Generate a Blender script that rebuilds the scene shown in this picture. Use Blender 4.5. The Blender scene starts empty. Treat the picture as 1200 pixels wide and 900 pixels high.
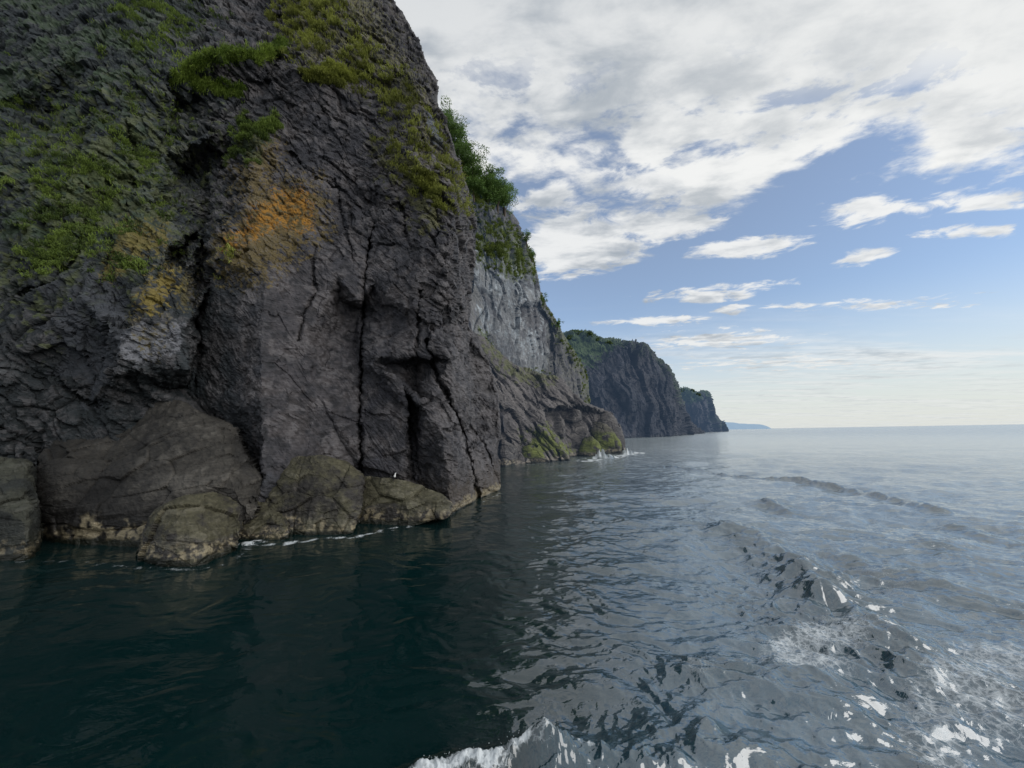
import bpy, math, random
import numpy as np
from mathutils import Vector
from mathutils.geometry import delaunay_2d_cdt

random.seed(7)
rng = np.random.default_rng(11)
scene = bpy.context.scene
col = bpy.context.collection
F = np.float32

# ------------------------------------------------------------------ camera
H = 5.0                      # eye height above the sea (upper deck of a boat)
FPX = 451.0                  # focal length in photo pixels (ultra wide phone lens)
TH = math.radians(7.2)
RO = math.radians(0.95)
fwd = np.array([0, math.cos(TH), math.sin(TH)])
r0 = np.array([1.0, 0, 0]); u0 = np.array([0, -math.sin(TH), math.cos(TH)])
rgt = r0 * math.cos(RO) - u0 * math.sin(RO)
upv = u0 * math.cos(RO) + r0 * math.sin(RO)

def uv(px, py):
    """bearing slopes (X/Y, Z/Y) surveyed from the photograph"""
    px = np.asarray(px, float); py = np.asarray(py, float)
    a = (px - 600) / FPX; b = -(py - 450) / FPX
    d = fwd[:, None] + rgt[:, None] * a.ravel() + upv[:, None] * b.ravel()
    return (d[0] / d[1]).reshape(px.shape), (d[2] / d[1]).reshape(px.shape)

def at(px, py, Y):
    u, v = uv(px, py)
    return np.stack([u * Y, np.broadcast_to(Y, u.shape) * 1.0, H + v * Y], -1)

def sea(px, py):
    u, v = uv(px, py)
    return -H / v

cam = bpy.data.cameras.new('camera')
co = bpy.data.objects.new('camera', cam); col.objects.link(co)
cam.sensor_width = 36; cam.lens = FPX / 1200 * 36
cam.clip_start = 0.05; cam.clip_end = 60000
from mathutils import Matrix
M = Matrix(((rgt[0], upv[0], -fwd[0]), (rgt[1], upv[1], -fwd[1]), (rgt[2], upv[2], -fwd[2])))
co.matrix_world = M.to_4x4(); co.location = (0, 0, H)
scene.camera = co

# ------------------------------------------------------------------ noise
PERM = rng.permutation(256).astype(np.int32)
GR = rng.normal(size=(256, 3)); GR = (GR / np.linalg.norm(GR, axis=1)[:, None]).astype(F)
RV = rng.random((256, 4)).astype(F)

def hidx(ix, iy, iz):
    return PERM[(PERM[(PERM[ix & 255] + iy) & 255] + iz) & 255]

def perlin(P, s=1.0, seed=0):
    q = (P * np.asarray(s, F) + seed * 17.31).astype(F)
    i = np.floor(q).astype(np.int32); f = q - i
    w = f * f * f * (f * (f * 6 - 15) + 10)
    out = np.zeros(P.shape[0], F)
    for dx in (0, 1):
        wx = w[:, 0] if dx else 1 - w[:, 0]
        for dy in (0, 1):
            wy = w[:, 1] if dy else 1 - w[:, 1]
            for dz in (0, 1):
                wz = w[:, 2] if dz else 1 - w[:, 2]
                g = GR[hidx(i[:, 0] + dx, i[:, 1] + dy, i[:, 2] + dz)]
                out += wx * wy * wz * ((f[:, 0] - dx) * g[:, 0] + (f[:, 1] - dy) * g[:, 1] + (f[:, 2] - dz) * g[:, 2])
    return out * 1.5

def fbm(P, s=1.0, o=4, seed=0, gain=.5, ridged=False):
    t = np.zeros(P.shape[0], F); a = 1.0; s = np.asarray(s, F)
    for k in range(o):
        n = perlin(P, s, seed + k * 3)
        t += a * ((1 - 2 * np.abs(n)) if ridged else n)
        s = s * 2.03; a *= gain
    return t

def facets(P, s, seed=0, tilt=1.0):
    """cell-wise tilted planes: returns (height, crack 0..1 near cell borders)"""
    q = (P * np.asarray(s, F) + seed * 11.7).astype(F)
    i = np.floor(q).astype(np.int32)
    n = P.shape[0]
    d1 = np.full(n, 9, F); d2 = np.full(n, 9, F); h = np.zeros(n, F)
    for dx in (-1, 0, 1):
        for dy in (-1, 0, 1):
            for dz in (-1, 0, 1):
                k = hidx(i[:, 0] + dx, i[:, 1] + dy, i[:, 2] + dz)
                r = RV[k]
                vx = i[:, 0] + dx + r[:, 0] - q[:, 0]
                vy = i[:, 1] + dy + r[:, 1] - q[:, 1]
                vz = i[:, 2] + dz + r[:, 2] - q[:, 2]
                d = vx * vx + vy * vy + vz * vz
                g = GR[k]
                hh = (r[:, 3] - .5) + tilt * (vx * g[:, 0] + vy * g[:, 1] + vz * g[:, 2])
                nb = d < d1
                d2 = np.where(nb, d1, np.minimum(d2, d))
                h = np.where(nb, hh, h)
                d1 = np.where(nb, d, d1)
    e = np.sqrt(d2) - np.sqrt(d1)
    return h, np.clip(1 - e / .12, 0, 1)

def sstep(a, b, x):
    t = np.clip((x - a) / (b - a), 0, 1)
    return t * t * (3 - 2 * t)

# ------------------------------------------------------------------ survey rasters
class Raster:
    def __init__(s, x0, y0, x1, y1, step=1.0):
        s.x0, s.y0, s.x1, s.y1, s.st = x0, y0, x1, y1, step
        s.xs = np.arange(x0, x1 + step, step); s.ys = np.arange(y0, y1 + step, step)
        s.X, s.Y = np.meshgrid(s.xs, s.ys)
        s.sh = s.X.shape
    def look(s, img, px, py):
        gx = np.clip((px - s.x0) / s.st, 0, s.sh[1] - 1.001); gy = np.clip((py - s.y0) / s.st, 0, s.sh[0] - 1.001)
        ix = gx.astype(int); iy = gy.astype(int); fx = gx - ix; fy = gy - iy
        return (img[iy, ix] * (1 - fx) * (1 - fy) + img[iy, ix + 1] * fx * (1 - fy)
                + img[iy + 1, ix] * (1 - fx) * fy + img[iy + 1, ix + 1] * fx * fy)
    def net(s, pts, edges=()):
        pts = list(pts)
        for (x, y) in ((s.x0 - 9, s.y0 - 9), (s.x1 + 9, s.y0 - 9), (s.x1 + 9, s.y1 + 9), (s.x0 - 9, s.y1 + 9)):
            k = min(pts, key=lambda p: (p[0] - x) ** 2 + (p[1] - y) ** 2)
            pts.append((x, y, k[2]))
        vs, es, fs, ov, _, _ = delaunay_2d_cdt([Vector((p[0], p[1])) for p in pts], [tuple(e) for e in edges], [], 0, 1e-4)
        z = []
        for k, o in enumerate(ov):
            if o: z.append(pts[o[0]][2])
            else:
                dd = [((vs[k][0] - p[0]) ** 2 + (vs[k][1] - p[1]) ** 2, p[2]) for p in pts]
                dd.sort(); w = [1 / (d + .01) for d, _ in dd[:3]]
                z.append(sum(a * b[1] for a, b in zip(w, dd[:3])) / sum(w))
        out = np.zeros(s.sh)
        for f in fs:
            (ax, ay), (bx, by), (cx, cy) = [vs[i] for i in f[:3]]
            i0 = max(0, int((min(ax, bx, cx) - s.x0) / s.st)); i1 = min(s.sh[1], int((max(ax, bx, cx) - s.x0) / s.st) + 2)
            j0 = max(0, int((min(ay, by, cy) - s.y0) / s.st)); j1 = min(s.sh[0], int((max(ay, by, cy) - s.y0) / s.st) + 2)
            if i1 <= i0 or j1 <= j0: continue
            X = s.X[j0:j1, i0:i1]; Y = s.Y[j0:j1, i0:i1]
            det = (by - cy) * (ax - cx) + (cx - bx) * (ay - cy)
            if abs(det) < 1e-9: continue
            l1 = ((by - cy) * (X - cx) + (cx - bx) * (Y - cy)) / det
            l2 = ((cy - ay) * (X - cx) + (ax - cx) * (Y - cy)) / det
            l3 = 1 - l1 - l2
            m = (l1 >= -1e-3) & (l2 >= -1e-3) & (l3 >= -1e-3)
            v = l1 * z[f[0]] + l2 * z[f[1]] + l3 * z[f[2]]
            out[j0:j1, i0:i1][m] = v[m]
        return out
    def sd(s, poly, feather=12):
        """signed distance (negative inside), clipped to feather"""
        poly = np.asarray(poly, float)
        out = np.full(s.sh, float(feather))
        m = feather + 2
        i0 = max(0, int((poly[:, 0].min() - m - s.x0) / s.st)); i1 = min(s.sh[1], int((poly[:, 0].max() + m - s.x0) / s.st) + 1)
        j0 = max(0, int((poly[:, 1].min() - m - s.y0) / s.st)); j1 = min(s.sh[0], int((poly[:, 1].max() + m - s.y0) / s.st) + 1)
        if i1 <= i0 or j1 <= j0: return out
        X = s.X[j0:j1, i0:i1]; Y = s.Y[j0:j1, i0:i1]
        out[j0:j1, i0:i1] = np.clip(sdpoly(poly, X, Y)[0], -feather, feather)
        return out
    def crack(s, img, line, w, depth):
        line = np.asarray(line, float)
        m = 4 * w
        i0 = max(0, int((line[:, 0].min() - m - s.x0) / s.st)); i1 = min(s.sh[1], int((line[:, 0].max() + m - s.x0) / s.st) + 1)
        j0 = max(0, int((line[:, 1].min() - m - s.y0) / s.st)); j1 = min(s.sh[0], int((line[:, 1].max() + m - s.y0) / s.st) + 1)
        X = s.X[j0:j1, i0:i1]; Y = s.Y[j0:j1, i0:i1]
        d = np.full(X.shape, 1e9)
        for a, b in zip(line[:-1], line[1:]):
            ab = b - a
            t = np.clip(((X - a[0]) * ab[0] + (Y - a[1]) * ab[1]) / (ab @ ab), 0, 1)
            d = np.minimum(d, np.hypot(X - a[0] - t * ab[0], Y - a[1] - t * ab[1]))
        img[j0:j1, i0:i1] -= depth * np.exp(-(d / w) ** 2)

def sdpoly(poly, X, Y):
    poly = np.asarray(poly, float)
    d = np.full(X.shape, 1e9); nx = X.copy(); ny = Y.copy(); ins = np.zeros(X.shape, bool)
    for a, b in zip(poly, np.roll(poly, -1, 0)):
        ab = b - a
        t = np.clip(((X - a[0]) * ab[0] + (Y - a[1]) * ab[1]) / max(ab @ ab, 1e-9), 0, 1)
        qx = a[0] + t * ab[0]; qy = a[1] + t * ab[1]
        dd = np.hypot(X - qx, Y - qy); m = dd < d
        d = np.where(m, dd, d); nx = np.where(m, qx, nx); ny = np.where(m, qy, ny)
        if a[1] != b[1]:
            c = ((a[1] > Y) != (b[1] > Y)) & (X < (b[0] - a[0]) * (Y - a[1]) / (b[1] - a[1]) + a[0])
            ins ^= c
    return np.where(ins, -d, d), nx, ny

# ------------------------------------------------------------------ mesh helpers
def tag(o, label=None, cat=None, group=None, kind=None):
    for k, v in (('label', label), ('category', cat), ('group', group), ('kind', kind)):
        if v: o[k] = v
    return o

def mesh_obj(name, V, Q, mat, parent=None, smooth=False, colors=None, attrs=None, tri=False):
    V = np.ascontiguousarray(V, dtype=F); Q = np.ascontiguousarray(Q, dtype=np.int32)
    me = bpy.data.meshes.new(name)
    me.vertices.add(len(V)); me.vertices.foreach_set('co', V.ravel())
    k = Q.shape[1]
    me.loops.add(Q.size); me.loops.foreach_set('vertex_index', Q.ravel())
    me.polygons.add(len(Q)); me.polygons.foreach_set('loop_start', np.arange(0, Q.size, k, dtype=np.int32))
    me.polygons.foreach_set('use_smooth', np.full(len(Q), smooth))
    me.update(calc_edges=True)
    if colors is not None:
        c = me.color_attributes.new('Col', 'FLOAT_COLOR', 'POINT')
        rgba = np.ones((len(V), 4), F); rgba[:, :3] = colors
        c.data.foreach_set('color', rgba.ravel())
    for n, a in (attrs or {}).items():
        at_ = me.attributes.new(n, 'FLOAT', 'POINT'); at_.data.foreach_set('value', np.ascontiguousarray(a, dtype=F))
    me.materials.append(mat)
    o = bpy.data.objects.new(name, me); col.objects.link(o)
    if parent: o.parent = parent
    return o

def grid_quads(nr, nc):
    i = np.arange(nr * nc).reshape(nr, nc)
    return np.stack([i[:-1, :-1], i[1:, :-1], i[1:, 1:], i[:-1, 1:]], -1).reshape(-1, 4)

def axis(parts):
    out = []
    for a, b, s in parts: out.append(np.arange(a, b, s))
    return np.concatenate(out + [np.array([parts[-1][1]])])

# ------------------------------------------------------------------ materials
class NT:
    def __init__(s, name):
        s.m = bpy.data.materials.new(name); s.m.use_nodes = True
        s.t = s.m.node_tree; s.n = s.t.nodes
        s.bsdf = s.n['Principled BSDF']
    def node(s, typ, **kw):
        x = s.n.new(typ)
        for k, v in kw.items():
            if k in x.inputs.keys(): x.inputs[k].default_value = v
            else: setattr(x, k, v)
        return x
    def link(s, a, b): s.t.links.new(a, b)
    def math(s, op, a, b=None, c=None, clamp=False):
        return mathn(s.t, op, a, b, c, clamp)

def mathn(t, op, a, b=None, c=None, clamp=False):
    x = t.nodes.new('ShaderNodeMath'); x.operation = op; x.use_clamp = clamp
    for i, v in enumerate((a, b, c)):
        if v is None: continue
        if isinstance(v, (int, float)): x.inputs[i].default_value = v
        else: t.links.new(v, x.inputs[i])
    return x.outputs[0]

def rock_material(name, scale=1.0, bump=.06, rot=(0.3, 0.25, 0.0), haze=None, hazec=(.2, .33, .55), flat=(1, 1, 5), rough=.8):
    s = NT(name)
    a = s.node('ShaderNodeAttribute', attribute_name='Col')
    tc = s.node('ShaderNodeTexCoord')
    mp = s.node('ShaderNodeMapping'); mp.inputs['Rotation'].default_value = rot
    mp.inputs['Scale'].default_value = flat
    s.link(tc.outputs['Object'], mp.inputs[0])
    n1 = s.node('ShaderNodeTexNoise', Scale=1.7 * scale, Detail=9.0, Roughness=.66, Distortion=.4)
    s.link(mp.outputs[0], n1.inputs['Vector'])
    n2 = s.node('ShaderNodeTexNoise', Scale=6 * scale, Detail=6.0, Roughness=.7)
    s.link(tc.outputs['Object'], n2.inputs['Vector'])
    f = s.math('MULTIPLY_ADD', n1.outputs['Fac'], 1.3, .05)
    f2 = s.math('MULTIPLY_ADD', n2.outputs['Fac'], .7, .60)
    f = s.math('MULTIPLY', f, f2)
    f = s.math('MULTIPLY_ADD', f, 1.35, .02)
    mx = s.node('ShaderNodeVectorMath', operation='SCALE')
    s.link(a.outputs['Color'], mx.inputs[0]); s.link(f, mx.inputs['Scale'])
    s.link(mx.outputs[0], s.bsdf.inputs['Base Color'])
    h = s.math('ADD', s.math('MULTIPLY', n1.outputs['Fac'], 1.0), s.math('MULTIPLY', n2.outputs['Fac'], .45))
    b = s.node('ShaderNodeBump', Strength=1.0, Distance=bump)
    s.link(h, b.inputs['Height']); s.link(b.outputs[0], s.bsdf.inputs['Normal'])
    w = s.node('ShaderNodeAttribute', attribute_name='wet')
    r = s.math('MULTIPLY_ADD', w.outputs['Fac'], -.45, rough)
    s.link(r, s.bsdf.inputs['Roughness'])
    s.bsdf.inputs['Specular IOR Level'].default_value = .35
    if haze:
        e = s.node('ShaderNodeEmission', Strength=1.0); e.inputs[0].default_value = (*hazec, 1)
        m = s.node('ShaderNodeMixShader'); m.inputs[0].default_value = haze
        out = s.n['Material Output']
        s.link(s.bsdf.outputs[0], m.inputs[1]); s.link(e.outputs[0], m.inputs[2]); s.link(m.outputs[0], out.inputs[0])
    return s.m

def plant_material(name, trans=.3):
    s = NT(name)
    a = s.node('ShaderNodeAttribute', attribute_name='Col')
    s.link(a.outputs['Color'], s.bsdf.inputs['Base Color'])
    s.bsdf.inputs['Roughness'].default_value = .6
    s.bsdf.inputs['Specular IOR Level'].default_value = .25
    tr = s.node('ShaderNodeBsdfTranslucent'); s.link(a.outputs['Color'], tr.inputs[0])
    m = s.node('ShaderNodeMixShader'); m.inputs[0].default_value = trans
    s.link(s.bsdf.outputs[0], m.inputs[1]); s.link(tr.outputs[0], m.inputs[2])
    s.link(m.outputs[0], s.n['Material Output'].inputs[0])
    return s.m

def plain(name, c, rough=.7):
    s = NT(name)
    tc = s.node('ShaderNodeTexCoord'); n = s.node('ShaderNodeTexNoise', Scale=20.0, Detail=4.0)
    s.link(tc.outputs['Object'], n.inputs['Vector'])
    mx = s.node('ShaderNodeVectorMath', operation='SCALE'); mx.inputs[0].default_value = c
    s.link(s.math('MULTIPLY_ADD', n.outputs['Fac'], .8, .6), mx.inputs['Scale'])
    s.link(mx.outputs[0], s.bsdf.inputs['Base Color'])
    s.bsdf.inputs['Roughness'].default_value = rough
    return s.m

M_NEAR = rock_material('dark_volcanic_rock', 1.0, .05, rot=(.15, .5, 0), flat=(.8, .8, 6.5))
M_BOULD = rock_material('shore_rock_material', 1.6, .06, rot=(.1, .15, 0), flat=(1, 1, 4))
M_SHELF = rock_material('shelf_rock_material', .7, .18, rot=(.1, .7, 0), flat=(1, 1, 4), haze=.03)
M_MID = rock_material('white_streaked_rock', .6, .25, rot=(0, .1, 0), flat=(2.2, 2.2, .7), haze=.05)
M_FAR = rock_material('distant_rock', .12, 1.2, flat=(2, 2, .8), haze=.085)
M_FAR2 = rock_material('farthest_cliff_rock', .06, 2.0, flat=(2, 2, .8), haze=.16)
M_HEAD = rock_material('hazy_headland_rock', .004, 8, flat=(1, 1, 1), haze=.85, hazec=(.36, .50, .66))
M_GRASS = plant_material('grass_blades', .35)
M_LEAF = plant_material('shrub_leaves', .3)
M_FLEAF = plant_material('distant_leaves', .2)
M_STEM = plain('shrub_bark', (.06, .045, .03))

# ------------------------------------------------------------------ colour palette (albedo)
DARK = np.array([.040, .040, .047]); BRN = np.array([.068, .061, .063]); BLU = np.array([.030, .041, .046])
GRY = np.array([.105, .100, .104]); ORG = np.array([.30, .145, .018]); YEL = np.array([.20, .155, .04])
GRN = np.array([.050, .085, .022]); DGRN = np.array([.018, .036, .018]); MOSS = np.array([.085, .10, .036])
WHT = np.array([.30, .33, .35]); OLV = np.array([.10, .095, .05]); BARN = np.array([.27, .23, .15]); ALG = np.array([.135, .155, .032])

def mixc(C, c, m):
    return C + (c - C) * np.clip(m, 0, 1)[:, None]

# ------------------------------------------------------------------ cliff patch builder
def cliff(name, R, outline, d0, lean, net, edges, xs, ys, wall_noise, paint, mat, back=6.0, cracks=(), warp=3.0, gain=1.0, bmax=14, d0px=None):
    off = net.copy() if isinstance(net, np.ndarray) else R.net(net, edges) * gain
    for ln, w, dp in cracks: R.crack(off, ln, w, dp)
    PX, PY = np.meshgrid(xs, ys)
    PX = PX.astype(float); PY = PY.astype(float)
    sd, nx, ny = sdpoly(outline, PX, PY)
    sp = np.median(np.diff(xs))
    # ragged outline
    j = np.stack([PX.ravel() * .06, PY.ravel() * .06, np.zeros(PX.size)], -1)
    rg = (fbm(j, 1.0, 4, 5) * 2.0).reshape(PX.shape)
    outside = sd > 0
    keep = sd < bmax * sp
    QX = np.where(outside, nx, PX); QY = np.where(outside, ny, PY)
    inset = np.clip(sd, 0, None) * .12
    # lookups with a little warp so that creases are not ruler-straight
    wx = perlin(j, 1.7, 3).reshape(PX.shape) * warp + perlin(j, 5.0, 4).reshape(PX.shape) * warp * .4
    wy = perlin(j, 1.7, 7).reshape(PX.shape) * warp + perlin(j, 5.0, 8).reshape(PX.shape) * warp * .4
    off_v = R.look(off, QX + wx, QY + wy)
    u, v = uv(QX + rg * (sd > -6), QY)
    D0 = np.interp(u, d0[0], d0[1]) if d0px is None else np.interp(QX, d0px[0], d0px[1])
    Y = np.where(v > -H / D0, (D0 + lean * H) / (1 - lean * v), D0)
    dep = Y - off_v + np.clip(sd, 0, None) / sp * back * .35 * np.minimum(1 + sd / sp * .25, 5)
    P = np.stack([u * dep - np.clip(sd, 0, None) * .0, dep, H + v * dep], -1)
    n_r, n_c = PX.shape
    du = np.gradient(P, axis=1); dv = np.gradient(P, axis=0)
    N = np.cross(du, dv); N /= np.linalg.norm(N, axis=2, keepdims=True) + 1e-9
    vd = P - np.array([0, 0, H]); sg = np.sign((N * vd).sum(2)); N *= -sg[..., None]
    Pf = P.reshape(-1, 3).astype(F)
    disp, ao = wall_noise(Pf, QX.ravel(), QY.ravel(), R)
    fade = 1 - .6 * sstep(-3, 6, sd.ravel())
    # smooth the displacement direction between the normal and the horizontal view line
    hv = -vd / np.linalg.norm(vd, axis=2, keepdims=True)
    Dn = (N * .75 + hv * .4).reshape(-1, 3)
    Pn = P.reshape(-1, 3) + Dn * (disp * fade)[:, None]
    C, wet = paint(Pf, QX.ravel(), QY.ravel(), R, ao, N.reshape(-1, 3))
    q = grid_quads(n_r, n_c)
    q = q[keep.ravel()[q].all(1)]
    used = np.zeros(len(Pn), bool); used[q.ravel()] = True
    rm = np.cumsum(used) - 1
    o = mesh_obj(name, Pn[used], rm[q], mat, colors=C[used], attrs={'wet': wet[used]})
    o['kind'] = 'structure'
    info = dict(P=Pn, PX=QX.ravel(), PY=QY.ravel(), N=Dn, inside=(sd.ravel() < 0), shape=PX.shape)
    return o, info

def d0tab(pts):
    u, v = uv([p[0] for p in pts], [p[1] for p in pts])
    Y = np.array([(-H / vv) if len(p) < 3 else p[2] for p, vv in zip(pts, v)])
    return np.array(u), Y

# ------------------------------------------------------------------ near cliff
RN = Raster(-330, -230, 640, 700)
near_outline = [(-420, -400), (330, -400), (385, -220), (425, -60), (445, -22), (461, 3), (478, 28), (491, 48), (500, 75), (512, 95),
    (513, 108), (507, 113), (514, 126), (527, 157), (538, 192), (549, 224), (557, 262), (556, 300), (551, 340), (548, 380), (560, 402), (575, 432),
    (585, 470), (587, 514), (581, 522), (584, 545), (586, 575), (588, 760), (-420, 760)]
near_net = [
 (-320, -220, 0), (100, -220, -1), (370, -220, -1), (-320, 100, 0), (-320, 400, 0), (-320, 690, 0), (-120, 100, .8), (-120, 350, -1), (-120, 600, 0), (-60, 240, .6), (-50, 20, -1.2),
 (0, 0, -1.5), (60, 0, -2.4), (130, 0, -.6), (0, 120, -1), (60, 130, -2.2), (118, 120, .2), (180, 140, -.4), (0, 250, .2), (60, 250, .6), (130, 235, -.2), (180, 255, .1), (95, 60, -.3), (100, 185, .5), (30, 190, .3),
 (205, 130, -2.5), (216, 200, -4), (207, 300, -3.6), (228, 380, -2.8), (195, 180, -1),
 (195, 88, -.3), (240, 66, .6), (290, 60, .9), (332, 54, .6), (205, 112, -1.6), (250, 106, -1.1), (300, 104, -.5), (240, 48, -2.0), (290, 43, -2.0), (322, 38, -1.3), (230, 0, -3), (300, 0, -3.2), (328, 0, -1.6),
 (342, 90, 1.3), (380, 86, 1.4), (412, 110, .8), (332, 128, .2), (372, 142, .2), (312, 100, -.4), (345, 20, .4), (370, 45, .9), (400, 0, .8), (440, 20, .2), (420, 60, .8), (465, 80, .3),
 (272, 150, -1), (258, 196, -2.6), (300, 168, 0), (330, 190, .2), (362, 212, .6), (292, 215, .1), (264, 268, .3), (250, 300, .4), (240, 225, -3.2), (240, 262, -3.2), (232, 330, -2.6),
 (247, 332, -.5), (236, 400, -1.3), (217, 455, -1.9), (258, 505, -1.0), (303, 552, .7), (312, 322, 1.7), (306, 400, 2.1), (306, 480, 2.3), (309, 565, 2.5), (322, 286, 1.4), (368, 288, .9), (366, 240, .7),
 (368, 330, 1.1), (362, 392, 1.3), (365, 450, 1.3), (365, 552, 1.6), (418, 548, .5), (418, 430, .3), (414, 402, -.9), (386, 348, .9), (392, 392, -.5), (420, 352, 1.2), (421, 362, -.9), (398, 352, -.3), (366, 300, 1.0), (408, 300, .6), (395, 322, 1.0),
 (429, 300, .5), (429, 415, .9), (427, 546, .9), (452, 240, .4), (470, 170, 1.0), (400, 200, .1), (430, 150, .6), (428, 240, -.2), (440, 330, .8), (444, 418, 1.3), (448, 427, .5), (490, 418, .9), (489, 423, -1.0), (489, 462, -1.2), (466, 441, .2), (452, 434, 1.4), (438, 426, 1.2), (486, 468, .5), (470, 450, 1.1), (478, 480, .7), (476, 560, .3),
 (491, 330, .9), (493, 400, 1.0), (500, 300, .5), (486, 467, 1.3), (500, 486, 1.2), (517, 503, 1.2), (523, 540, 1.0), (529, 596, .5), (480, 474, -1.6), (483, 560, -1.4), (503, 580, -.6), (500, 640, -.6),
 (545, 462, .8), (550, 490, 0), (541, 540, .6), (562, 520, -.2), (566, 585, 0), (584, 576, 0), (585, 650, 0), (530, 650, .3), (556, 440, -2.6), (558, 508, -3), (585, 470, -1), (585, 515, -1), (575, 470, -1.6),
 (500, 100, 0), (520, 200, .5), (540, 260, .8), (505, 250, .6), (520, 330, 1.4), (538, 350, .8), (462, 5, -2), (511, 96, -1.4), (537, 190, -1.2), (556, 262, -1.7), (549, 345, -1.7), (548, 380, -2.2), (500, 380, 1.0), (515, 400, 1.6), (528, 420, 1.2), (505, 470, 1.2), (480, 250, -.2), (470, 300, .3),
 (0, 330, .3), (60, 342, .6), (108, 330, 1.0), (100, 352, 1.1), (152, 372, .6), (130, 422, -.1), (60, 440, -.5), (0, 430, .2), (0, 540, -.5), (100, 475, -.4), (40, 400, .4),
 (135, 268, .6), (165, 256, .9), (196, 288, .6), (150, 322, 1.0), (120, 332, .5), (190, 316, 1.0), (217, 318, .9), (172, 366, 1.3), (224, 370, .6), (140, 395, 1.9), (164, 375, 1.7), (216, 380, 1.4), (221, 432, 1.2), (138, 433, 1.5), (132, 470, -.2), (215, 452, -.6), (170, 450, .3),
 (308, 690, 2), (100, 690, -.4), (420, 690, .5)]
def eid(pairs):
    idx = {(p[0], p[1]): i for i, p in enumerate(near_net)}
    out = []
    for chain in pairs:
        for a, b in zip(chain[:-1], chain[1:]): out.append((idx[a], idx[b]))
    return out
near_edges = eid([
 [(322, 286), (312, 322), (306, 400), (306, 480), (309, 565)],
 [(250, 300), (247, 332), (236, 400), (217, 455), (258, 505), (303, 552)],
 [(195, 88), (240, 66), (290, 60), (332, 54)], [(240, 48), (290, 43), (322, 38)], [(205, 112), (250, 106), (300, 104)],
 [(486, 467), (500, 486), (517, 503), (523, 540), (529, 596)], [(480, 474), (483, 560)],
 [(444, 418), (490, 418)], [(448, 427), (489, 423)], [(452, 434), (466, 441), (489, 462)], [(438, 426), (452, 434)], [(470, 450), (486, 468)],
 [(366, 300), (395, 322), (420, 352)], [(386, 348), (398, 352), (421, 362)], [(240, 225), (240, 262), (232, 330)], [(292, 215), (264, 268), (250, 300)],
 [(140, 395), (164, 375), (216, 380), (221, 432), (138, 433), (140, 395)], [(556, 440), (558, 508)]])
near_cracks = [([(423, 552), (422, 480), (424, 420), (425, 370), (427, 330), (432, 290), (440, 262)], 1.9, 1.3),
 ([(414, 300), (404, 270), (398, 235), (392, 210)], 1.6, .5), ([(369, 288), (367, 320), (372, 342), (356, 365), (350, 400)], 1.5, .45),
 ([(500, 400), (512, 440), (528, 470), (540, 500), (548, 530), (556, 560), (562, 590)], 1.7, 1.2), ([(552, 500), (568, 522), (577, 545), (583, 572)], 1.3, .8),
 ([(492, 340), (491, 380), (489, 420)], 1.4, .7), ([(530, 400), (545, 430), (556, 470)], 1.5, .6),
 ([(340, 180), (372, 210), (400, 222), (425, 250), (440, 262)], 1.6, .5), ([(430, 170), (452, 200), (470, 240), (480, 290)], 1.5, .5),
 ([(470, 110), (490, 150), (505, 200), (512, 260)], 1.6, .6), ([(520, 150), (533, 180), (545, 215), (551, 250)], 1.3, .6),
 ([(100, 260), (90, 300), (60, 330), (20, 345)], 1.6, .6), ([(150, 150), (165, 200), (150, 240)], 2.5, .6),
 ([(228, 456), (232, 430), (236, 395)], 1.8, .6), ([(60, 440), (100, 470), (130, 480)], 2, .5), ([(0, 500), (40, 515), (50, 560)], 2, .5)]

NWET = {}
def near_noise(P, x, y, R):
    rough = .20 + .62 * sstep(380, 220, y)
    rough = rough * (1 - .35 * pm(R, [(300, 100), (480, 100), (500, 300), (430, 330), (300, 310)], x, y, 20))
    rough = np.maximum(rough, .62 * sstep(240, 180, x))
    rough = np.maximum(rough, .75 * sstep(475, 515, x) * sstep(470, 360, y))
    rough = rough * (1 - .55 * ((x > 300) & (x < 420) & (y > 310)))
    # dipping strata direction
    ca, sa = math.cos(.42), math.sin(.42)
    T = np.stack([P[:, 0] * ca + P[:, 2] * sa, P[:, 1], -P[:, 0] * sa + P[:, 2] * ca], -1)
    ca, sa = math.cos(-.75), math.sin(-.75)
    T2 = np.stack([P[:, 0] * ca + P[:, 2] * sa, P[:, 1], -P[:, 0] * sa + P[:, 2] * ca], -1)
    wv = np.stack([perlin(P, .5, 21), perlin(P, .5, 22), perlin(P, .5, 23)], -1) * .45
    f1, e1 = facets(T2 + wv, (.32, .3, .62), 1, 1.1)
    f2, e2 = facets(T2 + wv, (.8, .9, 2.2), 2, 1.2)
    f3, e3 = facets(T + wv, (2.2, 2.2, 4.2), 3, 1.2)
    b = fbm(P, .35, 4, 2)
    st = fbm(T + wv * .5, (.55, .55, 3.2), 4, 9, .55, ridged=True)
    st2 = fbm(T2 + wv, (.40, .5, 4.6), 4, 12, .6, ridged=True)
    sel = sstep(-.1, .15, perlin(P, .22, 31))
    fine = fbm(P, 3.0, 3, 40, .6)
    cr = sstep(0.25, 1, e1) * .22 + sstep(.2, 1, e2) * .07
    d = (.12 + .88 * rough) * f1 * .42 + rough * (f2 * .26 + b * .25) + f3 * .055 * (.25 + rough) - cr * rough * .8
    d += (st * sel + st2 * (1 - sel)) * (.03 + .03 * rough) + fine * (.012 + .028 * rough)
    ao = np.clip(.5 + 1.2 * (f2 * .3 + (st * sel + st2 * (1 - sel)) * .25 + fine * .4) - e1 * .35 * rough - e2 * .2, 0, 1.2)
    return d, ao

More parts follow.
